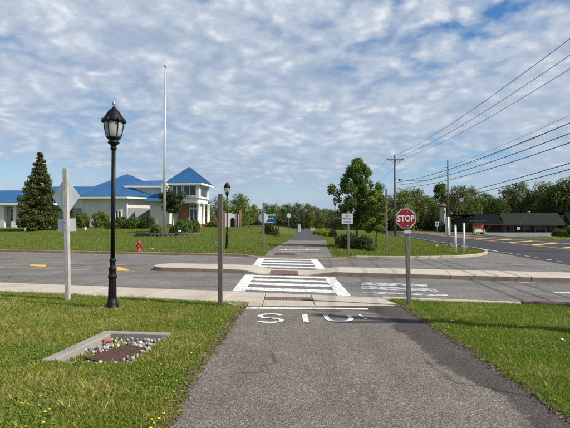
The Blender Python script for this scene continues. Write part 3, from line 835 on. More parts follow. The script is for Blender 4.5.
def trunk_mesh(name, h, r, limbs, seed, n=7):
    rr = random.Random(seed); m = MB()
    pts = [(rr.uniform(-.02, .02) * h * i / 5, rr.uniform(-.02, .02) * h * i / 5, h * i / 5 - (.1 if i == 0 else 0)) for i in range(6)]
    m.tube(pts, [r * (1.25 if i == 0 else 1 - .16 * i) for i in range(6)], n)
    for (z, ang, ln, rise) in limbs:
        k = min(4, int(z * 5)); f = z * 5 - k
        p = Vector(pts[k]).lerp(Vector(pts[k + 1]), f)
        q = p + Vector((math.cos(ang) * ln * .5, math.sin(ang) * ln * .5, rise * .4)); e = p + Vector((math.cos(ang) * ln, math.sin(ang) * ln, rise))
        m.tube([p, q, e], [r * .42, r * .28, r * .1], 5)
    return m.mesh(name)
def broad_tree(seed, h, w, base, nclump, n, size, lo, hi, shape='round', fuzz=.3, csize=.3):
    rr = random.Random(seed); cl = []; limbs = []
    for i in range(nclump):
        t = (i + .5) / nclump; z = base + (h - base) * t
        if shape == 'round': prof = math.sin(math.pi * (0.12 + .8 * t)) ** .7
        elif shape == 'cone': prof = (1 - t) ** .8 * 1.05 + .08
        else: prof = math.sin(math.pi * (0.22 + .72 * t)) ** .8
        a = i * 2.399 + rr.uniform(-.5, .5); rad = w / 2 * prof * rr.uniform(.35, .82)
        s = w * csize * rr.uniform(.55, 1.1) * (.5 + .5 * prof)
        cl.append((math.cos(a) * rad, math.sin(a) * rad, z - s * .3, s, s, s * rr.uniform(.6, .9)))
        if i % 2 == 0 and t < .8: limbs.append(((z * .82) / h * .98, a, rad, (h - base) * .1))
    cr = crown_mesh('crown', cl, n, size, lo, hi, seed, fuzz)
    tr = trunk_mesh('trunk', h * .92, max(.05, h * .02), [(min(.95, l[0]), l[1], l[2], l[3]) for l in limbs], seed)
    return cr, tr
def plant_tree(name, meshes, x, y, z, s, rz, label, cat='tree', group=None, sz=None):
    t = empty(name, (x, y, z), label, cat, group, rz)
    t.scale = (s, s, sz or s)
    link('crown', meshes[0], None, t); link('trunk', meshes[1], M['bark'], t)
    return t

DK = ((.045, .075, .013), (.145, .20, .035)); MDG = ((.07, .115, .018), (.21, .27, .048)); OL = ((.07, .095, .02), (.20, .225, .055)); BR = ((.085, .14, .018), (.26, .33, .045)); TAN = ((.09, .095, .032), (.24, .23, .08))
far = {}
far['dark'] = [broad_tree(s, 10, 7.5, 1.0, 26, 5200, .42, *DK) for s in (31, 32)]
far['mid'] = [broad_tree(s, 10, 7.5, .9, 26, 5200, .42, *MDG) for s in (33, 34)]
far['olive'] = [broad_tree(s, 10, 7.0, .9, 26, 4600, .40, *OL, 'round', .42) for s in (35, 36)]
far['bright'] = [broad_tree(s, 10, 8.0, .8, 26, 5200, .42, *BR) for s in (37,)]
far['tan'] = [broad_tree(s, 10, 7.0, 1.2, 22, 3000, .38, *TAN, 'round', .5) for s in (38,)]
far['pine'] = [broad_tree(s, 10, 5.0, 2.6, 24, 4200, .40, *DK, 'tall', .45, .24) for s in (39, 40)]
KIND = {'dark': 'dense dark green', 'mid': 'mid green leafy', 'olive': 'olive green thin leaved', 'bright': 'bright green leafy', 'tan': 'sparse tan budding', 'pine': 'dark feathery pine'}
tree_k = 0
def far_tree(kind, px, top, Y, label, w=1.0, group='trees of the wooded skyline', base_row=None):
    global tree_k
    tree_k += 1
    x = Xof(px, Y); z0 = gz(x, Y) - .1 if Y < 100 else 0.0
    h = Zof(top, Y) - z0
    ms = far[kind][tree_k % len(far[kind])]
    t = plant_tree('pine_tree' if kind == 'pine' else 'tree', ms, x, Y, z0, h / 10 * w, tree_k * 1.7, label, 'tree', group, h / 10)
    return t

# wooded skyline, left to right: (kind, photo x, top row, distance, width factor, label)
sky_trees = [
 ('dark', 12, 196, 85, .9, 'dark tree crown seen under the left porch roof'),
 ('mid', -14, 198, 82, .9, 'leafy tree behind the far left porch columns'),
 ('mid', 205, 200, 92, .9, 'green tree just right of the tower porch columns'),
 ('bright', 222, 196, 96, .9, 'bright green tree behind the wooden post and white archway'),
 ('bright', 240, 194, 88, 1.0, 'tallest bright green tree right of the second street lamp'),
 ('mid', 254, 205, 104, .8, 'smaller green tree right of the white archway'),
 ('dark', 268, 204, 110, .8, 'dark tree behind the blue township sign'),
 ('tan', 275, 203, 112, .9, 'tan budding tree behind the white globe lamp'),
 ('dark', 286, 204, 125, .9, 'dark green tree left of the far end of the path'),
 ('olive', 297, 203, 118, .9, 'olive tree closing the far end of the path on the left'),
 ('olive', 308, 203, 116, .8, 'olive tree closing the far end of the path'),
 ('dark', 303, 212, 140, 1.2, 'dark tree deep behind the end of the path'),
 ('tan', 321, 208, 120, 1.0, 'tan budding low tree right of the far path'),
 ('olive', 333, 210, 110, 1.0, 'olive low tree behind the dark lamp post'),
 ('mid', 327, 209, 132, 1.2, 'green tree behind the golden hedge'),
 ('dark', 314, 207, 130, 1.0, 'dark tree deep behind the low pale box'),
 ('mid', 345, 214, 95, .9, 'green tree behind the white path notice'),
 ('dark', 372, 205, 110, 1.0, 'dark tree behind the pale green sapling'),
 ('dark', 388, 196, 98, .9, 'dark tree left of the tall utility pole'),
 ('mid', 403, 190, 92, .95, 'tall green tree between utility pole and stop sign'),
 ('olive', 416, 188, 96, .9, 'tall olive tree right above the stop sign'),
 ('mid', 428, 196, 100, .9, 'green tree left of the small white tower'),
 ('pine', 441, 184, 112, 1.2, 'feathery pine above the small white tower'),
 ('dark', 436, 205, 97, .7, 'low dark tree around the small white tower'),
 ('olive', 459, 185, 92, .9, 'tall olive tree right of the far utility pole'),
 ('mid', 472, 188, 98, .8, 'green tree behind the left end of the green roof'),
 ('dark', 470, 205, 90, .6, 'dark low tree left of the orange sign'),
 ('olive', 484, 193, 104, .9, 'olive tree above the dark left roof section'),
 ('dark', 496, 197, 102, .8, 'dark tree above the join of the two roof sections'),
 ('tan', 508, 185, 108, .9, 'tan budding tree above the faded green roof'),
 ('olive', 520, 182, 104, .9, 'tall olive tree above the middle of the green roof'),
 ('dark', 533, 192, 102, .9, 'dark tree above the right half of the green roof'),
 ('mid', 545, 183, 100, .9, 'green tree above the right end of the green roof'),
 ('dark', 558, 186, 96, .9, 'dark tree near the right edge above the roof'),
 ('mid', 570, 178, 94, .9, 'tall green tree at the right picture edge'),
 ('dark', 586, 176, 92, .9, 'dark tree just beyond the right picture edge'),
]
for kd, px, top, Y, w, lab in sky_trees: far_tree(kd, px, top, Y, lab, w)
# a second rank fills the gaps: a far wood that reads as one mass
g = np.random.default_rng(5); cl = []
for px in range(196, 620, 5):
    Y = 135 + g.random() * 20; tp = float(np.interp(px, [196, 240, 262, 300, 325, 345, 380, 410, 450, 480, 520, 570, 620], [209, 205, 212, 209, 217, 218, 204, 198, 196, 200, 194, 190, 188])) + g.normal(0, 2)
    h = Zof(tp, Y)
    for q in range(5):
        t = (q + .5) / 5
        cl.append((Xof(px, Y) + g.normal(0, 1), Y + g.normal(0, 2), h * t * .9, 2.4, 2.4, h * .15))
wood_me = crown_mesh('far_wood', cl, 26000, .7, (.03, .05, .013), (.12, .15, .04), 77, .3)
props(link('far_wood', wood_me), 'mass of dark trees filling in behind the skyline', 'woodland', kind='stuff')
# undergrowth that closes the view under the crowns across the highway
cl = []
for px in range(330, 600, 4):
    Y = 94 + g.random() * 6
    cl.append((Xof(px, Y), Y, 1.1 + g.random() * .8, 1.6, 1.2, 1.3 + g.random() * 1.2))
for px in range(196, 300, 5):
    Y = 100 + g.random() * 6
    cl.append((Xof(px, Y), Y, 1.6 + g.random() * .8, 1.8, 1.2, 1.3 + g.random()))
props(link('undergrowth', crown_mesh('undergrowth', cl, 16000, .45, (.022, .04, .010), (.085, .11, .028), 78, .3)), 'dark undergrowth below the skyline trees', 'undergrowth', kind='stuff')

# the two trees by the far path
cl = []
rr = random.Random(3)
for i in range(150):
    t = (i + .5) / 150; z = 1.2 + 4.6 * t
    prof = min(1.0, (1.04 - t) * 1.7) ** .8 * (.55 + .45 * min(1, t * 3.5)) * (1 - .22 * math.sin(t * 21))
    a = i * 2.399 + rr.uniform(-.5, .5); rad = min(1.5 if t < .45 else 9, 1.75 * prof * rr.uniform(.12, 1.0)); s = .31 * rr.uniform(.55, 1.35) * (.6 + .4 * prof)
    cl.append((math.cos(a) * rad, math.sin(a) * rad, z + rad * .25, s, s, s * 1.15))
cr = crown_mesh('crown', cl, 20000, .13, (.045, .085, .016), (.165, .25, .04), 51, .45)
tr = trunk_mesh('trunk', 5.2, .09, [(.3 + .03 * i, i * 2.4, .9, .8) for i in range(14)], 51)
tx, ty = Xof(357, 29), 29.0
t = plant_tree('tree', (cr, tr), tx, ty, gz(tx, ty), 1.0, .4, 'tall dark green young tree beside the far path', 'tree')
cl = []
for i in range(26):
    t_ = (i + .5) / 26; z = .9 + 2.3 * t_; prof = math.sin(math.pi * (.25 + .68 * t_)) ** .75
    a = i * 2.399; rad = .85 * prof * rr.uniform(.3, 1); s = .3 * rr.uniform(.6, 1.2)
    cl.append((math.cos(a) * rad, math.sin(a) * rad, z, s, s, s * .75))
cr = crown_mesh('crown', cl, 5200, .125, (.09, .14, .018), (.26, .33, .05), 52, .45)
tr = trunk_mesh('trunk', 2.9, .045, [(.3 + .05 * i, i * 2.4, .6, .45) for i in range(9)], 52)
sx_, sy_ = Xof(376, 27.5), 27.5
plant_tree('sapling', (cr, tr), sx_, sy_, gz(sx_, sy_), 1.12, 0, 'small pale green sapling right of the tall young tree', 'tree')

# conifer by the building
cl = []
rr = random.Random(8)
for i in range(120):
    t_ = (i + .3) / 120; z = .35 + 8.5 * t_; rad = 2.3 * (1 - t_ ** 1.25) ** 1.0 * (.95 if t_ > .06 else .85) + .06
    a = i * 2.399; s = .72 * (1 - t_ * .74) * rr.uniform(.75, 1.2)
    q = rad * rr.uniform(.5, 1.0) * (1 + .13 * math.sin(3 * a + 5 * t_) + .08 * math.sin(t_ * 40)); cl.append((math.cos(a) * q, math.sin(a) * q, z + rr.uniform(-.2, .3), s, s, s * rr.uniform(.6, 1.1)))
cr = crown_mesh('crown', cl, 23000, .20, (.036, .056, .012), (.12, .145, .032), 61, .3, .5)
tr = trunk_mesh('trunk', 8.2, .14, [], 61)
cx_, cy_ = Xof(39.5, 49), 49.0
plant_tree('conifer', (cr, tr), cx_, cy_, gz(cx_, cy_), 1.0, 0, 'tall dense cone shaped evergreen by the blue roofed building', 'tree')

# ornamental tree and shrubs
def shrub_meshes(seed, lo, hi, n=2600, size=.13, flat=.8):
    rr = random.Random(seed); cl = []
    for i in range(16):
        a = i * 2.399; q = .62 * math.sqrt((i + .5) / 16); s = .36 * rr.uniform(.7, 1.2)
        cl.append((math.cos(a) * q, math.sin(a) * q, .5 * flat + (.45 - q * .55) * flat * rr.uniform(.7, 1.1), s, s, s * .85))
    for i in range(7):
        a = i * .9; cl.append((math.cos(a) * .6, math.sin(a) * .6, .22, .34, .34, .26))
    cr = crown_mesh('crown', cl, n, size, lo, hi, seed, .3)
    m = MB()
    for i in range(5):
        a = i * 1.25; m.tube([(0, 0, -.05), (math.cos(a) * .2, math.sin(a) * .2, .3), (math.cos(a) * .45, math.sin(a) * .45, .6)], [.04, .03, .012], 5)
    return cr, m.mesh('stem')
SH = {'round': shrub_meshes(71, (.06, .10, .014), (.17, .23, .036)), 'dark': shrub_meshes(72, (.026, .048, .012), (.095, .135, .028)),
      'loose': shrub_meshes(73, (.045, .08, .015), (.16, .21, .04), 1900, .16), 'gold': shrub_meshes(74, (.16, .2, .012), (.42, .42, .03)),
      'rust': shrub_meshes(75, (.12, .08, .02), (.33, .2, .05), 1500)}
def shrub(kind, px, top, Y, wpx, label, group='shrubs and bushes', base=None):
    x = Xof(px, Y); z0 = gz(x, Y) if base is None else base
    h = max(.3, Zof(top, Y) - z0); w = wpx * Y / F
    t = empty('shrub', (x, Y, z0), label, 'shrub', group, px * .37)
    t.scale = (w / 1.9, w / 1.9, h / 1.15)
    link('crown', SH[kind][0], None, t); link('stem', SH[kind][1], M['bark'], t)
    return t
shrub('round', 82, 209, 54.0, 16, 'round clipped bush left of the cream wall, nearest the diamond sign')
shrub('round', 101, 208, 54.0, 18, 'round clipped bush in front of the cream wall behind the lamp post')
shrub('dark', 67, 212, 55, 16, 'dark bush between the evergreen and the clipped bushes')
shrub('loose', 121, 213, 52, 16, 'spreading bush below the small corner window')
shrub('loose', 135, 214, 51, 18, 'wide spreading bush before the grey wainscot')
shrub('dark', 148, 212, 51, 16, 'dark spreading bush left of the flagpole')
shrub('loose', 112, 219, 51, 14, 'low bush right of the black lamp post')
shrub('loose', 184, 216, 41, 20, 'leafy bush on the raised bed right of the flagpole')
shrub('loose', 194, 217, 42.5, 14, 'leafy bush at the right end of the raised bed')
shrub('round', 156, 222, 39.5, 14, 'low green bush at the foot of the flagpole')
shrub('dark', 176, 223, 39, 16, 'low dark bush on the raised bed behind the white marker')
shrub('loose', 213, 219, 58, 14, 'bush right of the porch columns')
shrub('rust', 213.5, 213.5, 63, 9, 'reddish bush behind the porch columns')
shrub('dark', 269, 219.5, 46, 13, 'dark bush at the foot of the blue sign')
shrub('rust', 277, 225, 46, 7, 'low rusty bush right of the blue sign')
shrub('dark', 349, 229.5, 26.5, 24, 'dense dark bush behind the white path notice')
shrub('dark', 364, 232.5, 25.5, 22, 'dark bush under the tall young tree')
shrub('dark', 340, 234, 31, 12, 'dark bush at the far path edge by the lamp')
shrub('loose', 371, 243, 24.0, 11, 'small low bush right of the dark bushes')
shrub('gold', 317, 228.6, 58, 10, 'golden green hedge bush farthest along the path', 'golden hedge along the far path')
shrub('gold', 322, 228.2, 54, 11, 'golden green hedge bush in the middle of the hedge', 'golden hedge along the far path')
shrub('gold', 327.5, 228.6, 50, 11, 'golden green hedge bush nearest the lamp', 'golden hedge along the far path')
shrub('dark', 333, 228, 48, 10, 'dark shrub between golden hedge and lamp post')
shrub('dark', 441, 219, 83, 14, 'dark bush hiding the foot of the small white tower')
shrub('dark', 448, 221, 82, 12, 'dark bush right of the small white tower')
shrub('dark', 470, 220, 78, 14, 'dark bush at the left end of the long low building')
shrub('dark', 463, 222, 80, 12, 'dark bush left of the orange sign')
shrub('dark', 560, 227, 52, 18, 'dark spreading evergreen at the edge of the parking lot')
shrub('dark', 574, 222, 52, 22, 'larger dark evergreen at the right picture edge')
cl = []
for i in range(16):
    a = i * 2.399; q = .75 * math.sqrt((i + .5) / 16) ; cl.append((math.cos(a) * q, math.sin(a) * q * .8, 1.6 + 1.7 * (i / 16) * (1 - .3 * q) + rr.uniform(-.2, .2), .42, .42, .34))
cr = crown_mesh('crown', cl, 3600, .15, (.026, .048, .013), (.09, .13, .03), 91, .35)
tr = trunk_mesh('trunk', 3.1, .06, [(.4 + .06 * i, i * 2.4, .6, .4) for i in range(7)], 91)
ox, oy = Xof(172.5, 43), 43.0
plant_tree('tree', (cr, tr), ox, oy, gz(ox, oy), 1.3, 0, 'small dark ornamental tree right beside the flagpole', 'tree')

# ------------------------------------------------------------------ street lamps
def make_lamp():
    t = empty('street_lamp', (0, 0, 0), 'x', 'street lamp', 'black post top street lamps')
    b = MB()
    b.lathe([(0, -.05), (0.1444, -.05), (0.1444, .03), (0.1254, .05), (0.1216, .09), (0.1026, .13), (0.0874, .22)], 16, flute=.0)
    b.lathe([(0.08512, .22), (0.07904, .45), (0.07296, .62)], 24, smooth=False, flute=.09)
    b.lathe([(0.076, .62), (0.08968, .64), (0.08968, .67), (0.0722, .70), (0.06688, .78), (0.0798, .80), (0.0798, .83), (0.057, .86), (0.0532, .95), (0.0646, .97), (0.0646, 1.0), (0.0418, 1.04)], 20)
    b.build('base', M['black'], t)
    MB().lathe([(.043, 1.03), (.039, 3.28)], 16).build('pole', M['black'], t)
    MB().lathe([(.046, 3.25), (.062, 3.27), (.062, 3.30), (.05, 3.33), (.07, 3.36), (.11, 3.385), (.118, 3.41), (.10, 3.43), (.085, 3.455), (.125, 3.48), (.14, 3.50), (.14, 3.52)], 20).build('collar', M['black'], t)
    gl = MB().lathe([(.125, 3.52), (.15, 3.60), (.168, 3.70), (.175, 3.78), (.17, 3.84)], 20).build('lantern_glass', M['lamp_glass'], t)
    cage = MB()
    for k in range(6):
        a = k * math.pi / 3 + .3
        cage.tube([(math.cos(a) * r, math.sin(a) * r, z) for r, z in ((.135, 3.51), (.162, 3.60), (.182, 3.72), (.19, 3.84))], .010, 6)
    cage.build('cage', M['black'], t)
    cap = MB().lathe([(.17, 3.82), (.205, 3.83), (.215, 3.86), (.20, 3.90), (.172, 3.95), (.13, 4.02), (.10, 4.06), (.07, 4.09), (.045, 4.11), (.03, 4.14)], 20).build('cap', M['black'], t)
    for k in range(6):
        a = k * math.pi / 3 + .3
        MB().lathe([(.0, 3.80), (.03, 3.81), (.038, 3.85), (.03, 3.89), (.0, 3.91)], 8, math.cos(a) * .205, math.sin(a) * .205).build('lobe', M['black'], cap)
    MB().lathe([(.018, 4.13), (.018, 4.16), (.032, 4.19), (.036, 4.21), (.03, 4.235), (.012, 4.26), (.0, 4.28)], 12).build('finial', M['bolt'], t)
    return t
lamp = make_lamp()
LSC = .97
spots = [(113, 309.5, 8.55, 'near black street lamp with frosted lantern on the left lawn'),
         (227, 0, 26.0, 'black street lamp on the far lawn right of the wooden post'),
         (335, 0, 40.5, 'black street lamp half hidden by the tree beside the far path'),
         (278.5, 0, 78, 'distant street lamp beyond the blue township sign')]
for i, (px, row, Y, lab) in enumerate(spots):
    o = lamp if i == 0 else copy_tree(lamp)
    x = Xof(px, Y); o.location = (x, Y, gz(x, Y)); o['label'] = lab; o.scale = (LSC, LSC, LSC); o.rotation_euler = (0, 0, .37 * i)
MB().lathe([(.19, -.04), (.19, .02), (.17, .025)], 20).build('footing', M['concrete_old'], lamp)

# ------------------------------------------------------------------ signs on posts
def post(px, Y, top, w, name, label, mat, cat='sign', d=None, lean=0.0, group=None):
    x = Xof(px, Y); z0 = gz(x, Y); h = Zof(top, Y) - z0
    t = empty(name, (x, Y, z0), label, cat, group)
    t.rotation_euler = (0, lean, 0)
    MB().box(0, 0, h / 2 - .1, w, d or w, h + .2).build('post', mat, t, bevel=.008)
    return t, h
# diamond sign seen from behind
t, h = post(69, 9.45, 168, .095, 'road_sign', 'back of a diamond sign with small plaque on pale left post', M['post_pale'], lean=-.03)
zc = h - .62; s_ = .31
dm = MB().plate([(0, -s_ * 1.42), (s_, 0), (0, s_ * 1.42), (-s_, 0)], .004).build('diamond_plate', M['sign_back'], t, (-.03, .055, zc + .0))
pq = MB().plate([(-.20, -.14), (.20, -.14), (.20, .14), (-.20, .14)], .004).build('plaque', M['sign_back'], t, (-.02, .055, zc - .63))
for dz in (-.18, .18): MB().tube([(0, -.056, zc + dz), (0, .06, zc + dz)], .010, 6).build('bolt', M['bolt'], t)
for dz in (-.71, -.56): MB().tube([(0, -.056, zc + dz), (0, .06, zc + dz)], .010, 6).build('bolt', M['bolt'], t)
# bare wooden post left of the crossing
t, h = post(220.5, 8.85, 194, .085, 'wooden_post', 'bare dark wooden post at the left of the near crossing', M['post_dark'], 'post', .12)
MB().plate([(-.0025, -.33), (.0025, -.33), (.0025, .33), (-.0025, .33)], .5).build('edge_on_plate', M['sign_back'], t, (.046, -.25, h - .6)) if False else None
# stop sign
t, h = post(408.6, 8.8, 204.5, .08, 'stop_sign', 'red octagonal stop sign on a weathered wooden post', M['post'], lean=-.022)
oc = [(.215 * math.cos(R(22.5 + 45 * k)), .215 * math.sin(R(22.5 + 45 * k))) for k in range(8)]
oi = [(.200 * math.cos(R(22.5 + 45 * k)), .200 * math.sin(R(22.5 + 45 * k))) for k in range(8)]
sf = MB().plate(oc, .004).build('border', M['letter_white'], t, (-.035, -.056, h - .285))
fa = MB().plate(oi, .003).build('face', M['sign_red'], sf, (0, -.002, 0))
link('lettering', text_mesh('STOP', .175, .004, .001, .82), M['letter_white'], fa, (0, -.002, -.004), (R(90), 0, 0))
t['note_sides'] = 8
del t['note_sides']
for dz in (-.15, .13): MB().tube([(-.0, -.062, h - .285 + dz), (0, .055, h - .285 + dz)], .008, 6).build('bolt', M['bolt'], t)
MB().plate([(-.07, -.03), (.07, -.03), (.07, .03), (-.07, .03)], .003).build('small_tag', M['sign_back'], t, (0, -.056, h - .56))
# posts on the far side
t, h = post(263.5, 22.6, 203, .10, 'road_sign', 'back of a pale sign on dark post by the far path', M['post'])
dm = [(.26 * math.cos(R(22.5 + 45 * k)), .26 * math.sin(R(22.5 + 45 * k))) for k in range(8)]
MB().plate(dm, .004).build('sign_plate', M['sign_back'], t, (-.02, .055, h - .78))
t, h = post(348.3, 22.0, 211.5, .10, 'notice_sign', 'white lettered notice on grey post right of the far path', M['post'])
bd = MB().plate([(-.285, -.265), (.285, -.265), (.285, .265), (-.285, .265)], .006).build('board', M['sign_white'], t, (-.06, -.058, h - .37))
for s, zz_, sz in (('NO', .155, .12), ('MOTOR', .0, .12), ('VEHICLES', -.155, .1)):
    link('lettering', text_mesh(s, sz, .002, .001, .9), M['letter_dark'], bd, (0, -.001, zz_), (R(90), 0, 0))
t, h = post(386.5, 22.0, 189, .085, 'wooden_post', 'tall bare wooden post on the island grass', M['post'], 'post')
# white delineator posts and the grey sign behind them
for px, top, lab in ((455.2, 225.5, 'left one of the two white posts on the corner island'), (463.8, 223.5, 'right one of the two white posts on the corner island')):
    Y = 22.6; x = Xof(px, Y); z0 = gz(x, Y)
    t = empty('marker_post', (x, Y, z0), lab, 'post', 'white posts on the corner island')
    h = Zof(top, Y) - z0
    MB().tube([(0, 0, -.15), (0, 0, h)], .062, 14).build('tube', M['plastic_white'], t)
    MB().lathe([(.066, h - .01), (.066, h + .012), (.05, h + .03), (.0, h + .035)], 14).build('cap', M['plastic_white'], t)
Y = 28.5; x = Xof(448, Y); z0 = gz(x, Y)
t = empty('road_sign', (x, Y, z0), 'tall narrow grey sign back on the corner island', 'sign')
MB().tube([(0, 0, -.1), (0, 0, 2.0)], .035, 10).build('post', M['bolt'], t)
MB().plate([(-.17, .75), (.17, .75), (.17, 1.98), (-.17, 1.98)], .005).build('panel', M['sign_back'], t, (0, .04, 0))
MB().box(0, .03, 1.9, .3, .02, .04).build('bracket', M['bolt'], t)
# rocks round its foot
bm = bmesh.new(); bmesh.ops.create_icosphere(bm, subdivisions=2, radius=1)
rocks = []
for k in range(5):
    b2 = bm.copy(); rk = random.Random(k + 5)
    d_ = [(Vector((rk.gauss(0, 1), rk.gauss(0, 1), rk.gauss(0, 1))).normalized(), rk.uniform(.6, .95)) for _ in range(9)]
    for v in b2.verts:
        n_ = v.co.normalized(); r_ = 1.0
        for dd, c_ in d_:
            q = n_.dot(dd)
            if q > .2: r_ = min(r_, c_ / q)
        v.co = n_ * r_
    me = bpy.data.meshes.new('stone'); b2.to_mesh(me); b2.free(); me.polygons.foreach_set('use_smooth', [True] * len(me.polygons)); rocks.append(me)
bm.free()
def rock_variants(mats):
    out = []
    for me in rocks:
        for m in mats:
            c = me.copy(); c.materials.append(m); out.append(c)
    return out
RV = rock_variants([M['river%d' % k] for k in range(5)])
rk = random.Random(4)
for k in range(14):
    a = k / 14 * 2 * math.pi; px_ = x + math.cos(a) * 1.0 + rk.uniform(-.15, .15); py_ = Y - .3 + math.sin(a) * .55
    o = link('rock', RV[5 * rk.randrange(5) + rk.choice((2, 3, 3))], None, None, (px_, py_, gz(px_, py_) + .05), (rk.random() * 3, rk.random() * 3, rk.random() * 6), (.12, .10, .07))
    props(o, 'brown rock in the ring around the grey island sign', 'rock', 'rocks around the island sign')
# far sign across the highway
Y = 70; x = Xof(437, Y)
t = empty('road_sign', (x, Y, 0), 'small white sign across the highway left of the far pole', 'sign')
MB().tube([(0, 0, -.1), (0, 0, 1.9)], .04, 8).build('post', M['bolt'], t)
MB().plate([(-.3, 1.2), (.3, 1.2), (.3, 1.95), (-.3, 1.95)], .006).build('panel', M['sign_white'], t, (0, -.05, 0))
MB().plate([(-.12, 1.4), (.12, 1.4), (.12, 1.7), (-.12, 1.7)], .004).build('mark', M['letter_dark'], t, (0, -.056, 0))
# sign posts far along the path
for px, Y, top, lab in ((289, 50, 213, 'small pale sign on thin post left of the distant path'),):
    x = Xof(px, Y); z0 = gz(x, Y); h = Zof(top, Y) - z0
    t = empty('road_sign', (x, Y, z0), lab, 'sign')
    MB().box(0, 0, h / 2 - .1, .1, .1, h + .2).build('post', M['post'], t)
    MB().plate([(.26 * math.cos(R(22.5 + 45 * k)), .26 * math.sin(R(22.5 + 45 * k))) for k in range(8)], .006).build('panel', M['sign_back'], t, (0, -.06, h - .3))
x = Xof(304, 95)
t = empty('utility_pole', (x, 95, 0), 'thin distant pole among the trees at the end of the path', 'pole')
MB().tube([(0, 0, -.2), (0, 0, 6.2)], [.12, .09], 8).build('shaft', M['pole'], t)
x = Xof(299.3, 76)
t = empty('utility_box', (x, 76, gz(x, 76)), 'pale upright cabinet beside the far end of the path', 'cabinet')
MB().box(0, 0, .62, .5, .4, 1.25).build('cabinet', M['pale_blue'], t, bevel=.02)
MB().box(0, 0, 1.28, .58, .48, .06).build('lid', M['sign_back'], t)
x = Xof(312.5, 88)
t = empty('utility_box', (x, 88, 0.1), 'low pale box at the very end of the path', 'cabinet')
MB().box(0, 0, .3, .9, .5, .6).build('cabinet', M['pale_blue'], t, bevel=.02)
MB().box(0, 0, .63, 1.0, .6, .06).build('lid', M['sign_white'], t)

# township sign
Y = 44.0; x = Xof(269.5, Y); z0 = gz(x, Y)
t = empty('township_sign', (x, Y, z0), 'blue sign with lime top band and white lettering on the lawn', 'sign')
zt_ = Zof(213.8, Y) - z0
for sx in (-.68, .62): MB().box(sx, .08, zt_ / 2 - .15, .1, .1, zt_ + .2).build('post', M['letter_dark'], t)
bd = MB().box(0, 0, zt_ - .62, 1.28, .06, .80).build('board', M['sign_blue'], t)
MB().box(0, 0, zt_ - .11, 1.28, .06, .20).build('top_band', M['sign_green'], t)
for wx0, wx1, zq, hq in ((-.46, -.28, .17, .16), (-.26, -.14, .15, .12), (-.12, .02, .15, .12), (.05, .18, .15, .12), (.21, .36, .15, .12)):
    MB().box((wx0 + wx1) / 2, -.034, zt_ - .62 + zq, wx1 - wx0 - .03, .006, hq).build('lettering', M['letter_white'], bd)
MB().box(-.05, -.034, zt_ - .86, .9, .006, .07).build('lettering', M['pale_blue'], bd)

# ------------------------------------------------------------------ hydrant
x, y = at(139.3, 251.3, .12); z0 = gz(x, y)
t = empty('fire_hydrant', (x, y, z0), 'faded red fire hydrant on the far lawn edge', 'fire hydrant')
MB().lathe([(.14, -.05), (.14, .03), (.095, .05), (.09, .36), (.115, .38), (.115, .41), (.095, .42)], 16).build('barrel', M['hydrant'], t)
MB().lathe([(.11, .42), (.105, .47), (.08, .53), (.04, .56), (.03, .60), (.0, .605)], 16).build('bonnet', M['hydrant'], t)
for a in (0, math.pi, -math.pi / 2):
    c_, s_ = math.cos(a), math.sin(a)
    MB().tube([(c_ * .07, s_ * .07, .28), (c_ * .14, s_ * .14, .28), (c_ * .145, s_ * .145, .28), (c_ * .17, s_ * .17, .28)], [.045, .045, .058, .058], 10).build('outlet', M['hydrant'], t)

# ------------------------------------------------------------------ flagpole and raised bed
Y = 38.5; x = Xof(164.3, Y); z0 = gz(x, Y)
ftop = Zof(66, Y) - z0
t = empty('flagpole', (x, Y, z0), 'tall bare white flagpole in front of the blue roofed building', 'flagpole')
MB().tube([(0, 0, -.2), (0, 0, ftop * .5), (0, 0, ftop)], [.13, .105, .05], 14).build('shaft', M['pole_white'], t)
MB().lathe([(.2, 0), (.2, .05), (.15, .12), (.135, .2)], 16).build('collar', M['pole_white'], t)
MB().lathe([(.0, ftop), (.07, ftop + .03), (.115, ftop + .12), (.07, ftop + .21), (.0, ftop + .24)], 14).build('ball', M['gold'], t)
MB().box(.07, 0, ftop - .1, .16, .06, .12).build('pulley', M['bolt'], t)
MB().tube([(.15, -.02, 1.2), (.12, -.02, ftop * .5), (.10, -.02, ftop - .1)], .008, 5).build('halyard', M['sign_white'], t)
# raised bed
bx, by = Xof(168, 38.6), 38.6
t = empty('raised_bed', (bx, by, gz(bx, by) - .1), 'curved stone edged raised bed around the flagpole', 'flower bed')
blocks = MB(); rk = random.Random(12)
for cse in range(2):
    n_ = 44
    for k in range(n_):
        a = 2 * math.pi * (k + .5 * (cse % 2)) / n_
        ex, ey = 2.75 * math.cos(a), 1.35 * math.sin(a)
        ang = math.atan2(1.35 * math.cos(a), -2.75 * math.sin(a))
        blocks.box(ex, ey, .03 + .16 * cse + .08, .33 * rk.uniform(.8, 1.05), .22 + rk.uniform(-.03, .03), .15, ang)
o = blocks.build('stonework', M['stone_wall'], t, bevel=.012); o['kind'] = 'stuff'
MB().lathe([(.0, .27), (.9, .31), (1.0, .22)], 36).build('soil', M['dirt'], t).scale = (2.68, 1.28, 1)
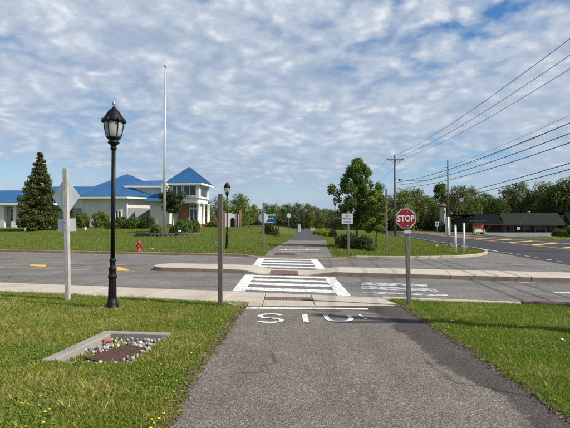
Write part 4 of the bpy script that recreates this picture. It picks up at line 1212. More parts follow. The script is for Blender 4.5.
# small white marker in the bed
mx = empty('ground_light', (Xof(179.5, 37.2), 37.2, gz(Xof(179.5, 37.2), 37.2) + .35), 'small white spotlight at the front of the raised bed', 'spotlight')
MB().box(0, 0, .12, .22, .16, .16).build('housing', M['plastic_white'], mx, bevel=.02)
MB().box(0, 0, .0, .06, .06, .14).build('stake', M['letter_dark'], mx)
for px, lab in ((25.5, 'white bollard light on the lawn near the porch columns'), (85.5, 'white bollard light before the clipped bushes')):
    Y = 47.0; x = Xof(px, Y)
    t = empty('bollard_light', (x, Y, gz(x, Y)), lab, 'bollard light', 'white bollard lights on the lawn')
    MB().tube([(0, 0, -.05), (0, 0, .38)], .10, 12).build('shaft', M['plastic_white'], t)
    MB().lathe([(.12, .36), (.12, .42), (.06, .46), (.0, .47)], 12).build('cap', M['plastic_white'], t)

# ------------------------------------------------------------------ the blue roofed building
def roof_facet(poly, parent, th=.08, seam=.48, rib=.045, mat='blue_roof', nm='roof_panel'):
    # poly: 3-D polygon, first two points are the eave edge
    P = [Vector(p) for p in poly]
    e = (P[1] - P[0]).normalized(); n = None
    n = e.cross(P[2] - P[0]).normalized()
    if n.z < 0: n = -n
    f = n.cross(e).normalized()
    if f.z < 0: f = -f
    k = len(P)
    vs = [p for p in P] + [p - n * th for p in P]
    fs = [tuple(range(k)), tuple(range(2 * k - 1, k - 1, -1))] + [((i + 1) % k, i, k + i, k + (i + 1) % k) for i in range(k)]
    o = MB().add(vs, fs).build(nm, M[mat], parent)
    q2 = [((p - P[0]).dot(e), (p - P[0]).dot(f)) for p in P]
    L_ = max(a for a, _ in q2); l_ = min(a for a, _ in q2); m = MB(); pos = l_ + seam * .5; cnt = 0
    while pos < L_:
        hits = []
        for i in range(k):
            (a0, b0_), (a1, b1_) = q2[i], q2[(i + 1) % k]
            if (a0 - pos) * (a1 - pos) < 0: hits.append(b0_ + (b1_ - b0_) * (pos - a0) / (a1 - a0))
        if len(hits) >= 2:
            lo_, hi_ = min(hits), max(hits)
            if hi_ - lo_ > .15:
                a = P[0] + e * pos + f * lo_; b = P[0] + e * pos + f * (hi_ - .02)
                w_ = e * .02; u_ = n * rib
                m.add([a - w_, a + w_, b + w_, b - w_, a - w_ + u_, a + w_ + u_, b + w_ + u_, b - w_ + u_], [(0, 1, 2, 3), (4, 7, 6, 5), (0, 4, 5, 1), (1, 5, 6, 2), (2, 6, 7, 3), (3, 7, 4, 0)]); cnt += 1
        pos += seam
    if cnt:
        s = m.build('seams', M[mat], o); s['kind'] = 'stuff'
    return o
bld = empty('community_building', (-21, 62, 0), 'long white and cream building with blue standing seam roofs and a tower', 'building')
BO = Vector((-21, 62, 0))
def B(p): return (p[0] - BO.x, p[1] - BO.y, p[2])
oc_c = Vector((-24.1, 65.6)); rot0 = math.atan2(-65.6, 24.1)      # one corner looks at the camera
def octp(rad, k, z): a = rot0 + math.pi / 4 * k; return B((oc_c.x + rad * math.cos(a), oc_c.y + rad * math.sin(a), z))
EZ, AZ, FZ = 5.3, 9.2, .9
for k in range(8):
    roof_facet([octp(8.8, k, EZ), octp(8.8, k + 1, EZ), B((oc_c.x, oc_c.y, AZ))], bld)
    a, b = octp(7.95, k, 0), octp(7.95, k + 1, 0)
    MB().add([(a[0], a[1], FZ - .6), (b[0], b[1], FZ - .6), (b[0], b[1], EZ - .05), (a[0], a[1], EZ - .05)], [(0, 1, 2, 3)]).build('wall', M['siding'] if k in (7,) else M['siding'], bld)
    # eave: fascia board and soffit
    a, b, c, d = octp(8.78, k, 0), octp(8.78, k + 1, 0), octp(7.9, k + 1, 0), octp(7.9, k, 0)
    MB().add([(a[0], a[1], EZ - .09), (b[0], b[1], EZ - .09), (c[0], c[1], EZ - .09), (d[0], d[1], EZ - .09), (a[0], a[1], EZ - .32), (b[0], b[1], EZ - .32), (c[0], c[1], EZ - .32), (d[0], d[1], EZ - .32)],
             [(0, 1, 5, 4), (4, 5, 6, 7), (2, 3, 7, 6), (0, 3, 2, 1)]).build('fascia', M['white_trim'], bld)
    if k != 7:
        a, b, c, d = octp(8.03, k, 0), octp(8.03, k + 1, 0), octp(7.9, k + 1, 0), octp(7.9, k, 0)
        MB().prism([a[:2], b[:2], c[:2], d[:2]], FZ - .6, 3.75).build('wainscot', M['wainscot'], bld)
for k in (0, 7, 1):
    p = octp(8.05, k, 0); MB().tube([(p[0], p[1], FZ - .3), (p[0], p[1], EZ - .3)], .07, 8).build('downpipe', M['white_trim'], bld)
# window on the left front face near the corner
def wall_window(p0, p1, t0, t1, z0, z1, parent, bars=1, off=.05):
    a = Vector(p0[:2]); b = Vector(p1[:2]); d = (b - a); n = Vector((d.y, -d.x)).normalized()
    mid_ = (a + b) / 2
    cam2 = Vector((-BO.x, -BO.y))
    if n.dot(cam2 - mid_) < 0: n = -n
    q0 = a + d * t0 + n * off; q1 = a + d * t1 + n * off; ang = math.atan2(d.y, d.x); c = (q0 + q1) / 2; wl = (q1 - q0).length
    fr = MB()
    for zz_, hh_ in ((z0, .1), (z1, .1)): fr.box(c.x, c.y, zz_, wl + .1, .1, hh_, ang)
    for k in range(bars + 2):
        q = q0.lerp(q1, k / (bars + 1)); fr.box(q.x, q.y, (z0 + z1) / 2, .09, .11, z1 - z0, ang)
    w = MB().box(c.x - n.x * .02, c.y - n.y * .02, (z0 + z1) / 2, wl, .04, z1 - z0, ang).build('window', M['glass'], parent)
    fr.build('frame', M['white_trim'], w)
    MB().box(c.x + n.x * .06, c.y + n.y * .06, z0 - .09, wl + .25, .14, .07, ang).build('sill', M['white_trim'], w)
    return w
wall_window(octp(7.95, 7, 0), octp(7.95, 8, 0), .74, .87, 2.0, 3.3, bld)
wall_window(octp(7.95, 6, 0), octp(7.95, 7, 0), .35, .55, 2.0, 3.5, bld)
# link block behind
def hip_roof(x0, x1, y0, y1, ez, rz, inset, parent, over=.5):
    x0 -= over; x1 += over; y0 -= over; y1 += over; ym = (y0 + y1) / 2
    a, b, c, d = B((x0, y0, ez)), B((x1, y0, ez)), B((x1, y1, ez)), B((x0, y1, ez)); e, f = B((x0 + inset, ym, rz)), B((x1 - inset, ym, rz))
    roof_facet([a, b, f, e], parent); roof_facet([c, d, e, f], parent); roof_facet([b, c, f], parent); roof_facet([d, a, e], parent)
    m = MB()
    for (p, q) in ((a, b), (b, c), (c, d), (d, a)):
        dx, dy = q[0] - p[0], q[1] - p[1]
        m.box((p[0] + q[0]) / 2, (p[1] + q[1]) / 2, ez - .2, math.hypot(dx, dy) - .04, .06, .24, math.atan2(dy, dx))
    m.build('fascia', M['white_trim'], parent)
    MB().prism([(a[0] + .1, a[1] + .1), (b[0] - .1, b[1] + .1), (c[0] - .1, c[1] - .1), (d[0] + .1, d[1] - .1)], ez - .30, ez - .26).build('soffit', M['white_trim'], parent)
MB().prism([B((-22, 60.5, 0))[:2], B((-14.2, 60.5, 0))[:2], B((-14.2, 67, 0))[:2], B((-22, 67, 0))[:2]], .3, 6.95).build('wall', M['siding'], bld)
hip_roof(-22, -14.2, 60.5, 67, 7.0, 8.0, 2.5, bld)
# tower
TH = R(8); TC = Vector((-11.35, 56.2)); TS = 3.9
ex_, ey_ = Vector((-math.cos(TH), math.sin(TH))), Vector((math.sin(TH), math.cos(TH)))
def tw(i, j, z): p = TC + ex_ * (TS * i) + ey_ * (TS * j); return B((p.x, p.y, z))
ov = .16
ap = tw(.5, .5, 9.35)
cs = [tw(1 + ov, -ov, 6.95), tw(-ov, -ov, 6.95), tw(-ov, 1 + ov, 6.95), tw(1 + ov, 1 + ov, 6.95)]
for k in range(4): roof_facet([cs[k], cs[(k + 1) % 4], ap], bld)
m = MB()
for k in range(4):
    p, q = cs[k], cs[(k + 1) % 4]; dx, dy = q[0] - p[0], q[1] - p[1]
    m.box((p[0] + q[0]) / 2, (p[1] + q[1]) / 2, 6.78, math.hypot(dx, dy) - .03, .06, .22, math.atan2(dy, dx))
m.build('fascia', M['white_trim'], bld)
MB().prism([tw(1 + ov * .9, -ov * .9, 0)[:2], tw(-ov * .9, -ov * .9, 0)[:2], tw(-ov * .9, 1 + ov * .9, 0)[:2], tw(1 + ov * .9, 1 + ov * .9, 0)[:2]], 6.68, 6.72).build('soffit', M['white_trim'], bld)
core = [tw(1, 0, 0)[:2], tw(0, 0, 0)[:2], tw(0, 1, 0)[:2], tw(1, 1, 0)[:2]]
ins = [tw(.985, .015, 0)[:2], tw(.015, .015, 0)[:2], tw(.015, .985, 0)[:2], tw(.985, .985, 0)[:2]]
MB().prism(core, 4.35, 5.0).build('band', M['white_trim'], bld)
MB().prism([tw(1.05, -.05, 0)[:2], tw(-.05, -.05, 0)[:2], tw(-.05, 1.05, 0)[:2], tw(1.05, 1.05, 0)[:2]], 4.95, 5.06).build('cornice', M['white_trim'], bld)
MB().prism(ins, 5.05, 6.70).build('wall', M['white_trim'], bld)
for (i, j) in ((0, 0), (1, 0), (0, 1)):
    p = tw(i, j, 0); MB().box(p[0], p[1], 5.86, .34, .34, 1.62, -TH).build('corner_post', M['white_trim'], bld)
wall_window(tw(1, 0, 0), tw(0, 0, 0), .10, .42, 5.25, 6.6, bld, 1, .06)
wall_window(tw(1, 0, 0), tw(0, 0, 0), .50, .93, 5.25, 6.6, bld, 1, .06)
wall_window(tw(0, 0, 0), tw(0, 1, 0), .16, .80, 5.15, 6.6, bld, 0, .06)
# porch: columns on brick piers, recessed brick wall with a glazed door
for (i, j) in ((-.02, -.02), (-.02, .48), (-.02, 1.0), (.98, -.02)):
    p = tw(i, j, 0)
    MB().box(p[0], p[1], 1.0, .62, .62, 1.1, -TH).build('pier', M['brick_red'], bld)
    MB().lathe([(.26, 1.55), (.26, 1.63), (.2, 1.68), (.2, 4.1), (.24, 4.15), (.28, 4.22), (.28, 4.36)], 16, p[0], p[1]).build('column', M['white_trim'], bld)
MB().prism([tw(1, .45, 0)[:2], tw(.52, .45, 0)[:2], tw(.52, .95, 0)[:2], tw(1, .95, 0)[:2]], .4, 4.35).build('wall', M['brick_red'], bld)
MB().prism([tw(.51, .5, 0)[:2], tw(.12, .5, 0)[:2], tw(.12, .95, 0)[:2], tw(.51, .95, 0)[:2]], .4, 4.35).build('wall', M['siding'], bld)
wall_window(tw(.5, .5, 0), tw(.14, .5, 0), .08, .9, 1.2, 3.6, bld, 1, .05)
wall_window(tw(.5, .5, 0), tw(.14, .5, 0), .08, .9, 3.75, 4.25, bld, 1, .05)
# skirt roof left of the tower and white gabled dormer
roof_facet([tw(1.75, -.35, 4.55), tw(.72, -.35, 4.55), tw(.95, .2, 5.75), tw(1.75, .2, 5.75)], bld)
MB().prism([tw(1.7, .0, 0)[:2], tw(.9, .0, 0)[:2], tw(.9, .6, 0)[:2], tw(1.7, .6, 0)[:2]], .4, 4.7).build('wall', M['siding'], bld)
p = tw(1.12, -.2, 0)
MB().plate([(-.42, 5.1), (.42, 5.1), (.42, 6.35), (.0, 7.15), (-.42, 6.35)], .9).build('dormer', M['white_trim'], bld, (p[0], p[1], 0), (0, 0, -TH))
MB().plate([(-.52, 6.28), (0, 7.22), (.52, 6.28), (.52, 6.44), (0, 7.4), (-.52, 6.44)], 1.0).build('dormer_trim', M['white_trim'], bld, (p[0] + .005, p[1] - .06, 0), (0, 0, -TH))
# left wing with the open porch
hip_roof(-50, -31.5, 58, 64.5, 4.45, 6.35, 3.4, bld)
MB().prism([B((-50, 58.1, 0))[:2], B((-31.6, 58.1, 0))[:2], B((-31.6, 64.4, 0))[:2], B((-50, 64.4, 0))[:2]], 3.95, 4.22).build('beam', M['white_trim'], bld)
for px in (3.2, 15.5, 45, 52):
    xx = Xof(px, 58.5)
    wd = .62 if px < 10 else .4
    MB().box(*B((xx, 58.5, 2.3)), wd, wd, 3.7).build('column', M['white_trim'], bld)
    MB().box(*B((xx, 58.5, 1.3)), wd + .3, wd + .3, 1.3).build('pier', M['white_trim'] if px > 10 else M['siding'], bld)
MB().box(*B((Xof(9, 64), 64, 2.4)), .3, .3, 3.2).build('column', M['white_trim'], bld)
# connecting wall between wing and octagon
MB().prism([B((-35.5, 61.6, 0))[:2], B((-31.5, 61.6, 0))[:2], B((-31.5, 66, 0))[:2], B((-35.5, 66, 0))[:2]], .3, 4.75).build('wall', M['siding'], bld)
roof_facet([B((-38, 61, 4.8)), B((-30.5, 61, 4.8)), B((-28, 66, 7.3)), B((-38, 66, 7.3))], bld)

# ------------------------------------------------------------------ white archway with brick side and the garden fence
Y = 66; x = Xof(232.5, Y); z0 = gz(x, Y)
t = empty('garden_archway', (x, Y, z0), 'small white archway with dark opening and brick pillars by the fence', 'archway')
arch = [(-1.1, 0), (-.35, 0), (-.35, 1.05), (-.2, 1.35), (0, 1.45), (.2, 1.35), (.35, 1.05), (.35, 0), (.95, 0), (.95, 1.9), (.25, 1.95), (0, 2.0), (-.25, 2.1), (-1.1, 2.1)]
MB().plate(arch, .5).build('wall', M['white_trim'], t)
MB().box(0, .6, .75, .9, .05, 1.5).build('door', M['brown'], t)
for sx, hh_ in ((-1.32, 2.35), (1.12, 2.6)): MB().box(sx, .2, hh_ / 2, .36, .4, hh_).build('pillar', M['brick_red'], t, bevel=.02)
MB().box(.75, -.06, 1.1, .16, .1, 2.2).build('post', M['letter_dark'], t)
fn = empty('picket_fence', (Xof(252, 62), 62, gz(Xof(252, 62), 62)), 'thin dark metal fence right of the white archway', 'fence')
for k in range(5): MB().box(-2.4 + k * 1.2, 0, .55, .06, .06, 1.25).build('post', M['letter_dark'], fn)
m = MB()
for k in range(41): m.box(-2.4 + k * .12, .0, .55, .018, .018, 1.0)
m.build('pickets', M['letter_dark'], fn)['kind'] = 'stuff'
for z_ in (.15, 1.0): MB().box(0, .03, z_, 4.85, .025, .04).build('rail', M['letter_dark'], fn)

# ------------------------------------------------------------------ long low building on the right
lb = empty('roadside_shop', (46, 80, 0), 'long low brick building with green mansard roof across the highway', 'building')
Yf = 78.0
x0, x1, x2, x3 = Xof(478, Yf), Xof(498, Yf), Xof(560, Yf), Xof(640, Yf)
def LB(xa, ya, za): return (xa - 46, ya - 80, za)
MB().box(*LB((x0 + x2) / 2 + .3, Yf + 6, 1.3), x2 - x0 - .4, 11.6, 2.8).build('wall', M['brick'], lb)
MB().box(*LB((x2 + x3) / 2, Yf + 5.4, 1.5), x3 - x2 - .05, 11.6, 3.1).build('wall', M['brick'], lb)
def mansard(xa, xb, ez, tz, mat, yo=0.0, lean=1.0):
    P_ = [LB(xa, Yf - 2.2 + yo, ez), LB(xb, Yf - 2.2 + yo, ez), LB(xb, Yf + .6 + yo, tz), LB(xa + lean, Yf + .6 + yo, tz)]
    o = roof_facet(P_, lb, .15, 1.1, .0, mat, 'roof')
    MB().prism([LB(xa + lean, Yf + .6 + yo, 0)[:2], LB(xb, Yf + .6 + yo, 0)[:2], LB(xb, Yf + 11.5, 0)[:2], LB(xa + lean, Yf + 11.5, 0)[:2]], tz - .2, tz - .06).build('flat_roof', M[mat], lb)
    MB().box(*LB((xa + xb) / 2, Yf - 2.15 + yo, ez - .12), xb - xa - .04, .1, .24).build('fascia', M['brown'], lb)
mansard(x0 - 1.6, x1, 1.55, 3.35, 'dark_green_roof', .0, 1.2)
mansard(x1 + .02, x2, 1.5, 3.5, 'green_roof', .15, .6)
mansard(x2 + .02, x3, 1.6, 3.7, 'dark_green_roof', -.5, .8)
for xa, xb in ((x1 + .6, x1 + 1.6), (x1 + 2.1, x1 + 2.9), (x1 + 4.0, x1 + 6.0), (x1 + 6.6, x1 + 8.8), (x1 + 9.4, x1 + 10.8)):
    w = MB().box(*LB((xa + xb) / 2, Yf + .18, .85), xb - xa, .06, 1.0 if xb - xa > 1.2 else 1.6).build('window', M['glass'], lb)
    MB().box(*LB((xa + xb) / 2, Yf + .14, .30), xb - xa + .15, .1, .07).build('sill', M['brown'], w)
MB().box(*LB(x1 + .3, Yf - 1.9, .7), .16, .16, 1.6).build('post', M['brown'], lb)
for q in range(6): MB().box(*LB(x1 + 1.8 + q * 1.9, Yf - 1.9, .7), .14, .14, 1.6).build('post', M['brown'], lb)
MB().box(*LB(x1 + 2.55, Yf - 2.05, .75), .5, .05, .5).build('notice', M['sign_white'], lb)
MB().lathe([(.25, 3.45), (.25, 3.85), (.32, 3.9), (.0, 4.0)], 10, *LB(x1 + 1.9, Yf + 3, 0)[:2]).build('vent', M['brown'], lb)
MB().lathe([(.2, 3.45), (.2, 3.7), (.3, 3.8), (.0, 3.95)], 10, *LB(x2 - 4.5, Yf + 2, 0)[:2]).build('vent', M['sign_white'], lb)

# orange roadside sign on its white trailer, with two cones
Y = 66; x = Xof(478, Y)
t = empty('trailer_sign', (x, Y, 0), 'orange sign panel under a dark canopy on a white base by the parking lot', 'sign')
for sx in (-.85, .85): MB().box(sx, 0, 1.05, .09, .09, 2.1).build('post', M['brown'], t)
MB().plate([(-1.15, 1.95), (1.15, 1.95), (1.0, 2.15), (-1.0, 2.15)], .7).build('canopy', M['letter_dark'], t, (0, -.3, 0))
pn = MB().box(0, 0, 1.22, 1.6, .08, .85).build('panel', M['orange'], t)
for wx, wz, ww_ in ((-.35, 1.35, .5), (.3, 1.4, .4), (.0, 1.08, .9)): MB().box(wx, -.045, wz, ww_, .012, .12).build('lettering', M['brown'], pn)
MB().plate([(-.7, .3), (.7, .3), (.62, .5), (.35, .74), (-.4, .74), (-.66, .5)], .5).build('base', M['plastic_white'], t, (0, -.35, 0))
for sx in (-.5, .5): MB().tube([(sx, -.3, .2), (sx, .1, .2)], .2, 12).build('wheel', M['wire'], t)
for px, lab in ((474.6, 'fluorescent cone left of the orange sign'), (484.5, 'fluorescent cone right of the orange sign')):
    xx = Xof(px, 62.5)
    c = empty('traffic_cone', (xx, 62.5, 0.015), lab, 'traffic cone', 'cones at the orange sign')
    MB().lathe([(.17, .03), (.12, .3), (.07, .6), (.03, .75), (.0, .76)], 12).build('cone', M['lime'], c)
    MB().box(0, 0, .015, .42, .42, .03).build('foot', M['wire'], c)
# small white tower with a red cap among the trees
Y = 86; x = Xof(443, Y)
t = empty('ornamental_tower', (x, Y, 0), 'small white tower with red cap among the trees', 'tower')
zt_ = Zof(207, Y)
MB().lathe([(.9, 0), (.8, .8), (.55, zt_)], 8, smooth=False).build('shaft', M['stone_pale'], t)
MB().lathe([(.6, zt_), (.75, zt_ + .05), (.75, zt_ + .15), (.5, zt_ + .2)], 8, smooth=False).build('gallery', M['brown'], t)
MB().lathe([(.85, zt_ + .2), (.4, zt_ + .55), (.0, zt_ + .75)], 8, smooth=False).build('cap', M['red_roof'], t)
w = MB().box(0, -.85, zt_ - 1.0, .3, .12, .5).build('window', M['glass'], t)

# ------------------------------------------------------------------ utility poles and wires
def upole(x, y, h, label, arms, r=.14, rz=0.0):
    t = empty('utility_pole', (x, y, gz(x, y) if y > 20 else 0), label, 'utility pole', None, rz)
    MB().tube([(0, 0, -.3), (0, 0, h)], [r, r * .72], 12).build('shaft', M['pole'], t)
    for z, ln in arms:
        a = MB().box(0, -.14, z, ln, .1, .12).build('crossarm', M['pole'], t)
        for k in (-1, 0, 1): MB().lathe([(.03, z + .06), (.05, z + .1), (.03, z + .14), (.055, z + .18), (.03, z + .24)], 8, k * ln * .44, -.14).build('insulator', M['bolt'], a)
        MB().tube([(-ln * .3, -.1, z), (0, -.1, z - .5), (ln * .3, -.1, z)], .022, 5).build('brace', M['bolt'], a)
    return t
PA = (Xof(395.2, 52), 52.0); PN = (11.45, 4.5); PB = (Xof(448.3, 68.5), 68.5); PB2 = (hwx(14.4, 26), 22.0)
upole(*PA, 9.85, 'tall utility pole with crossarm beside the highway, behind the stop sign', [(9.25, 2.1)], .15)
upole(*PN, 10.6, 'utility pole just outside the right picture edge', [(9.3, 2.1)], .17)
pb = upole(*PB, Zof(160, 68.5), 'thinner utility pole on the far side of the highway', [], .15)
for z in (10.6, 9.7): MB().box(-.25, -.1, z, .5, .06, .06).build('bracket', M['pole'], pb)
upole(*PB2, 13.4, 'utility pole across the highway outside the right edge', [], .16)
def wire(a, b, sag, r, label, n=28):
    pts = []
    for i in range(n + 1):
        s = i / n
        pts.append((a[0] + (b[0] - a[0]) * s, a[1] + (b[1] - a[1]) * s, a[2] + (b[2] - a[2]) * s - sag * 4 * s * (1 - s)))
    o = MB().tube(pts, r, 6).build('overhead_wire', M['wire'], None)
    return props(o, label, 'wire', 'overhead wires')
for dx, lab in ((-.92, 'topmost thin wire running from the tall pole to the upper right'), (0, 'second thin wire from the tall pole crossarm'), (.92, 'third thin wire from the tall pole crossarm')):
    wire((PA[0] + dx, PA[1] - .14, 9.5), (PN[0] + dx, PN[1] - .14, 9.55), .95, .013, lab)
wire((PA[0] + .2, PA[1], 6.6), (PN[0] + .2, PN[1], 6.6), .75, .019, 'upper thick cable on the near pole line')
wire((PA[0] + .35, PA[1], 6.3), (PN[0] + .5, PN[1], 6.35), .85, .019, 'middle thick cable on the near pole line')
wire((PA[0] + .2, PA[1], 5.9), (PN[0] + .85, PN[1], 6.1), .9, .019, 'lower thick cable on the near pole line')
for (za, zb, r, sg, lab) in ((10.6, 12.9, .016, .5, 'top wire on the far pole line'), (9.9, 12.2, .016, .5, 'second wire on the far pole line'),
                             (5.9, 8.4, .038, .3, 'upper heavy cable on the far pole line'), (5.4, 7.8, .038, .3, 'lower heavy cable on the far pole line'), (4.2, 6.2, .024, .3, 'lowest cable on the far pole line')):
    wire((PB[0] - .2, PB[1], za), (PB2[0] - .2, PB2[1], zb), sg, r, lab)
    wire((PB[0] - .2, PB[1], za), (PB[0] + 6, PB[1] + 70, za), sg, r * .7, lab.replace('on the far pole line', 'running on beyond the far pole'))
wire((PA[0] + .1, PA[1], 7.1), (PB[0], PB[1], 9.7), .7, .03, 'cable sagging across the highway between the two poles')
o = MB().lathe([(.0, -.12), (.14, -.1), (.17, 0), (.12, .1), (.0, .13)], 10).build('splice_case', M['wire'], None, (PA[0] + .75, PA[1] + .7, 6.98))
props(o, 'dark splice case hanging on the cable beside the tall pole', 'cable box')
for dx in (-.92, .92):
    wire((PA[0] + dx, PA[1] - .14, 9.5), (PA[0] + 3.5 + dx, PA[1] + 52, 9.3), .9, .013, ('left' if dx < 0 else 'right') + ' wire running on beyond the tall pole')

# ------------------------------------------------------------------ drain with its concrete rim, grate and stones
cx0, cy0 = -2.35, 5.95
dr = empty('storm_drain', (cx0, cy0, 0), 'sunken storm drain with concrete rim and rusty grate in the left lawn', 'storm drain')
def D(p, z): return (p[0] - cx0, p[1] - cy0, z)
def rim(a, b, w_in, z1, nm):
    a = Vector(a); b = Vector(b); d = (b - a).normalized(); n = Vector((-d.y, d.x))
    if n.dot(Vector((cx0, cy0)) - a) < 0: n = -n
    pts = [D(a, 0)[:2], D(b, 0)[:2], D(b + n * w_in, 0)[:2], D(a + n * w_in, 0)[:2]]
    return MB().prism(pts, -.22, z1).build(nm, M['concrete_old'], dr, bevel=.012)
rim(DR[0], (DR[3][0], DR[3][1] - .13), .17, .035, 'rim_beam'); rim((DR[3][0], DR[3][1]), (DR[2][0], DR[2][1]), .125, .035, 'rim_beam')
pitp = [(p[0] - cx0, p[1] - cy0) for p in DR]
MB().prism(pitp, -.26, -.075).build('bed', M['dirt'], dr)
gr = MB(); ga = R(62)
gc = (-2.22 - cx0, 5.75 - cy0); gd = Vector((math.cos(ga), math.sin(ga))); gn = Vector((-gd.y, gd.x))
grt = None
gw, gl_ = .40, .66
frame = MB()
for s_ in (-1, 1): frame.box(gc[0] + gn.x * s_ * gw / 2, gc[1] + gn.y * s_ * gw / 2, -.042, gl_, .03, .035, ga)
for s_ in (-1, 1): frame.box(gc[0] + gd.x * s_ * gl_ / 2, gc[1] + gd.y * s_ * gl_ / 2, -.042, .03, gw, .035, ga)
grt = frame.build('grate', M['rust'], dr)
MB().box(gc[0], gc[1], -.072, gl_, gw, .008, ga).build('silt', M['silt'], dr)  # near-black sheet set below the grate bars
for k in range(5):
    q = (k + 1) / 6 - .5
    MB().box(gc[0] + gn.x * q * gw, gc[1] + gn.y * q * gw, -.036, gl_ - .04, .024, .03, ga).build('bar', M['rust'], grt)
MB().box(gc[0], gc[1], -.04, .03, gw - .04, .022, ga).build('bar', M['rust'], grt)
# stones, one by one
rk = random.Random(21); placed = []
def in_quad(p):
    ok = True
    for i in range(4):
        a, b = DR[i], DR[(i + 1) % 4]
        if (b[0] - a[0]) * (p[1] - a[1]) - (b[1] - a[1]) * (p[0] - a[0]) < .03: ok = False
    return ok
tries = 0
while len(placed) < 300 and tries < 6000:
    tries += 1
    p = (rk.uniform(-3, -1.65), rk.uniform(5.2, 6.6))
    if not in_quad(p): continue
    lx_ = (p[0] - cx0 - gc[0]) * gd.x + (p[1] - cy0 - gc[1]) * gd.y; ly_ = (p[0] - cx0 - gc[0]) * gn.x + (p[1] - cy0 - gc[1]) * gn.y
    if abs(lx_) < gl_ / 2 + .0 and abs(ly_) < gw / 2 + .02 and rk.random() > .03: continue
    if p[0] < -2.55 and rk.random() < .55: continue
    s = rk.uniform(.014, .038) if p[0] > -2.4 else rk.uniform(.013, .030)
    if any((p[0] - q[0]) ** 2 + (p[1] - q[1]) ** 2 < (s + q[2]) ** 2 * .6 for q in placed): continue
    placed.append((p[0], p[1], s))
    o = link('river_stone', RV[rk.randrange(len(RV))], None, None, (p[0], p[1], -.075 + s * .55 + (.03 if rk.random() < .3 else 0)), (rk.random() * 6, rk.random() * 6, rk.random() * 6), (s * 1.2, s, s * .75))
    mk_ = o.data.materials[0].name[-1]
    tone_ = {'a': 'sand coloured', 'b': 'mid grey', 'c': 'brown', 'd': 'dark slate', 'e': 'near white'}[mk_]
    size_ = 'larger' if s > .027 else 'small'
    side_ = 'behind' if p[1] > 6.2 else ('right of' if ly_ < 0 else 'left of')
    props(o, '%s %s rounded stone %s the rusty drain grate' % (size_, tone_, side_), 'stone', 'river stones in the storm drain')
bx_, by_ = at(112, 343, -.08)
br = MB().box(0, 0, 0, .11, .07, .05, .2).build('brick', M['hydrant'] if False else plain('pink_brick', (.42, .13, .12), .85, 0, .2, 20), None, (-2.6, 6.33, -.02), (0, 0, .1), bevel=.008)
props(br, 'pinkish red brick piece among the drain stones', 'brick')
# gravel between the stones
gp = np.array([(a, b) for a, b in zip(np.random.default_rng(9).uniform(-3, -1.65, 3800), np.random.default_rng(10).uniform(5.2, 6.62, 3800)) if in_quad((a, b))])
gg = np.random.default_rng(3); V = []
for a, b in gp:
    lx_ = (a - cx0 - gc[0]) * gd.x + (b - cy0 - gc[1]) * gd.y; ly_ = (a - cx0 - gc[0]) * gn.x + (b - cy0 - gc[1]) * gn.y
    if abs(lx_) < gl_ / 2 and abs(ly_) < gw / 2: continue
    s = gg.uniform(.008, .018); c0 = Vector((a - cx0, b - cy0, -.073 + s * .4)); rt = Matrix.Rotation(gg.uniform(0, 6), 3, Vector(gg.normal(size=3)).normalized())
    o6 = [c0 + rt @ Vector(q) * s for q in ((1, 0, 0), (-1, 0, 0), (0, .8, 0), (0, -.8, 0), (0, 0, .6), (0, 0, -.6))]
    for f in ((0, 2, 4), (2, 1, 4), (1, 3, 4), (3, 0, 4), (2, 0, 5), (1, 2, 5), (3, 1, 5), (0, 3, 5)): V.append([o6[i] for i in f])
V = np.array(V); cc = np.repeat(np.random.default_rng(4).uniform(.14, .42, (len(V) // 8, 1)) * np.array([[1, .93, .84]]), 8, axis=0)
o = link('gravel', quads_mesh('gravel', V, cc, M['blade'], 3), None, dr); o['kind'] = 'stuff'
# grass spilling over the near rim and inside
inp = np.array([p for p in scatter(2600, -3, -1.7, 5.15, 6.6, lambda x, y: (x > -3) & ((y < 5.28 + .05 * np.sin(x * 13)) | (x > -1.80 + .05 * np.sin(y * 11)) | ((x < -2.3) & (np.sin(x * 9) * np.sin(y * 7) > .45))), 31) if in_quad(p)])
grass('drain_grass', inp, .055, .006, 'tufts of grass growing inside the storm drain', .6, lambda a, b: -.07, 32)

# ------------------------------------------------------------------ dandelions and ragged weeds at the edges
def dandelion():
    t = empty('dandelion', (0, 0, 0), 'small yellow dandelion bloom in the grass left of the near path', 'dandelion', 'dandelions in the left lawn')
    MB().tube([(0, 0, 0), (.004, 0, .04), (.006, .003, .075)], .0022, 5).build('stem', M['stem'], t)
    MB().lathe([(.004, .070), (.016, .076), (.021, .082), (.017, .089), (.0, .092)], 9, .006, .003).build('bloom', M['dandelion'], t)
    return t
dn = dandelion()
spots = [(38, 385), (42, 393), (61, 397), (76, 396), (47, 408), (51, 405), (28, 421), (46, 419), (24, 399), (36, 361), (43, 373), (4, 321), (8, 323), (86, 320), (91, 318), (174, 388), (178, 377), (165, 410), (160, 414), (155, 418), (171, 383), (152, 424), (162, 361), (197, 338), (200, 343), (153, 415), (180, 365), (192, 351), (20, 330), (150, 372)]
for i, (px, row) in enumerate(spots):
    o = dn if i == 0 else copy_tree(dn)
    x, y = at(px, row, .06); o.location = (x, y, 0); o.rotation_euler = (0, 0, i * 1.3)
    o['label'] = 'small yellow dandelion bloom ' + ('along the left edge of the near path' if px > 140 else 'between lamp post and storm drain' if 80 < px else 'far left on the lawn beside the storm drain' if row < 375 else 'in the lower left lawn in front of the storm drain'); s = .4 + .3 * ((i * 37) % 10) / 10; o.scale = (s, s, s * .9)
for i, (px, row) in enumerate([(499, 347), (503, 346), (447, 326), (444, 329)]):
    o = copy_tree(dn); x, y = at(px, row, .06); o.location = (x, y, 0); o['label'] = 'small yellow bloom in the grass right of the near path'; o['group'] = 'dandelions in the right lawn'; o.scale = (.5, .5, .6)
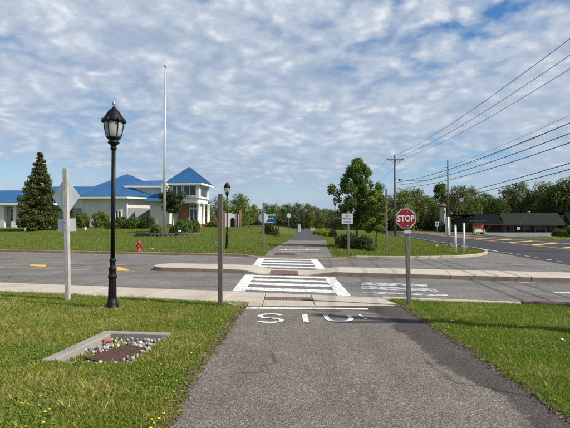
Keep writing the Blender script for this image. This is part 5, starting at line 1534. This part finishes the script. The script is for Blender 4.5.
# a few pale litter scraps
for i, (px, row, lab) in enumerate([(452, 321, 'pale scrap of litter nearest the stop sign in the right lawn'), (521, 326, 'small white scrap of litter in the middle of the right lawn'), (560, 339.5, 'pale flat scrap of litter at the right edge of the lawn'), (152, 250.3, 'white scrap of litter right of the fire hydrant')]):
    x, y = at(px, row, .03 if row > 300 else .15); zz_ = .045 if row > 300 else gz(x, y) + .1
    sc_ = .032 if row > 300 else .12
    m = MB().add([(-1, -.5, 0), (0, -.6, .25), (1, -.4, 0), (1, .5, .1), (0, .6, .35), (-1, .5, .05)], [(0, 1, 4, 5), (1, 2, 3, 4)])
    o = m.build('litter_scrap', M['plastic_white'], None, (x, y, zz_), (0, 0, i)); o.scale = (sc_, sc_, sc_)
    so = o.modifiers.new('thickness', 'SOLIDIFY'); so.thickness = .06
    props(o, lab, 'litter')
gw_ = np.random.default_rng(61)
wp = np.concatenate([scatter(5200, -9, -.6, 2.6, 11, lambda x, y: condL(x, y) & (np.sin(x * 2.1 + 1.3 * np.sin(y * 1.9)) * np.sin(y * 2.6 + x) > .12), 62, 1.2),
                     scatter(2600, 2.2, 9, 2.6, 9.6, lambda x, y: condR(x, y) & (np.sin(x * 2.3 + 1.1 * np.sin(y * 1.7)) * np.sin(y * 2.9 + x) > .2), 63, 1.2)])
wp = np.repeat(wp, 3, axis=0) + gw_.normal(0, .014, (len(wp) * 3, 2))
P3 = np.concatenate([wp, gw_.uniform(.02, .05, (len(wp), 1))], 1); N3 = gw_.normal(0, .35, (len(wp), 3)) + np.array([0, 0, 1.0]); N3 /= np.linalg.norm(N3, axis=1, keepdims=True)
props(link('clover', quads_mesh('clover', leaf_quads(P3, N3, .022, gw_, .8), np.array([.11, .2, .03]) + gw_.random((len(wp), 1)) * np.array([[.08, .1, .02]]), M['blade'])), 'patches of clover and low broad leaved weeds in the near lawns', 'clover', kind='stuff')
# dry thatch along the path edges
gg = np.random.default_rng(44); n = 5200
ye = 2.7 + gg.random(n) * 6.1; side = gg.random(n) < .5
xl = -0.98 + 0.17 * np.clip((ye - 5) / 3.7, 0, 1) + .035 * np.sin(ye * 2.3) * .5 + gg.normal(-.02, .035, n)
xr = 2.46 - 0.10 * np.clip((ye - 5) / 3.7, 0, 1) + .05 * np.sin(ye * 2.3 + 2) * .5 + gg.normal(.03, .05, n)
xx = np.where(side, xl, xr); th = gg.random(n) * 6.28; ln = gg.uniform(.02, .06, n); ww = gg.uniform(.002, .005, n)
V = np.zeros((n, 4, 3)); z_ = gg.uniform(.018, .04, n)
V[:, 0] = np.stack([xx, ye, z_], 1); V[:, 1] = np.stack([xx + np.sin(th) * ww, ye - np.cos(th) * ww, z_], 1)
V[:, 2] = np.stack([xx + np.cos(th) * ln + np.sin(th) * ww, ye + np.sin(th) * ln, z_ + gg.uniform(-.012, .02, n)], 1); V[:, 3] = np.stack([xx + np.cos(th) * ln, ye + np.sin(th) * ln, z_ + .002], 1)
cc = np.array([[.3, .24, .13]]) * gg.uniform(.5, 1.3, (n, 1))
props(link('dry_thatch', quads_mesh('dry_thatch', V, cc, M['blade'])), 'dry straw littering both edges of the near path', 'straw', kind='stuff')
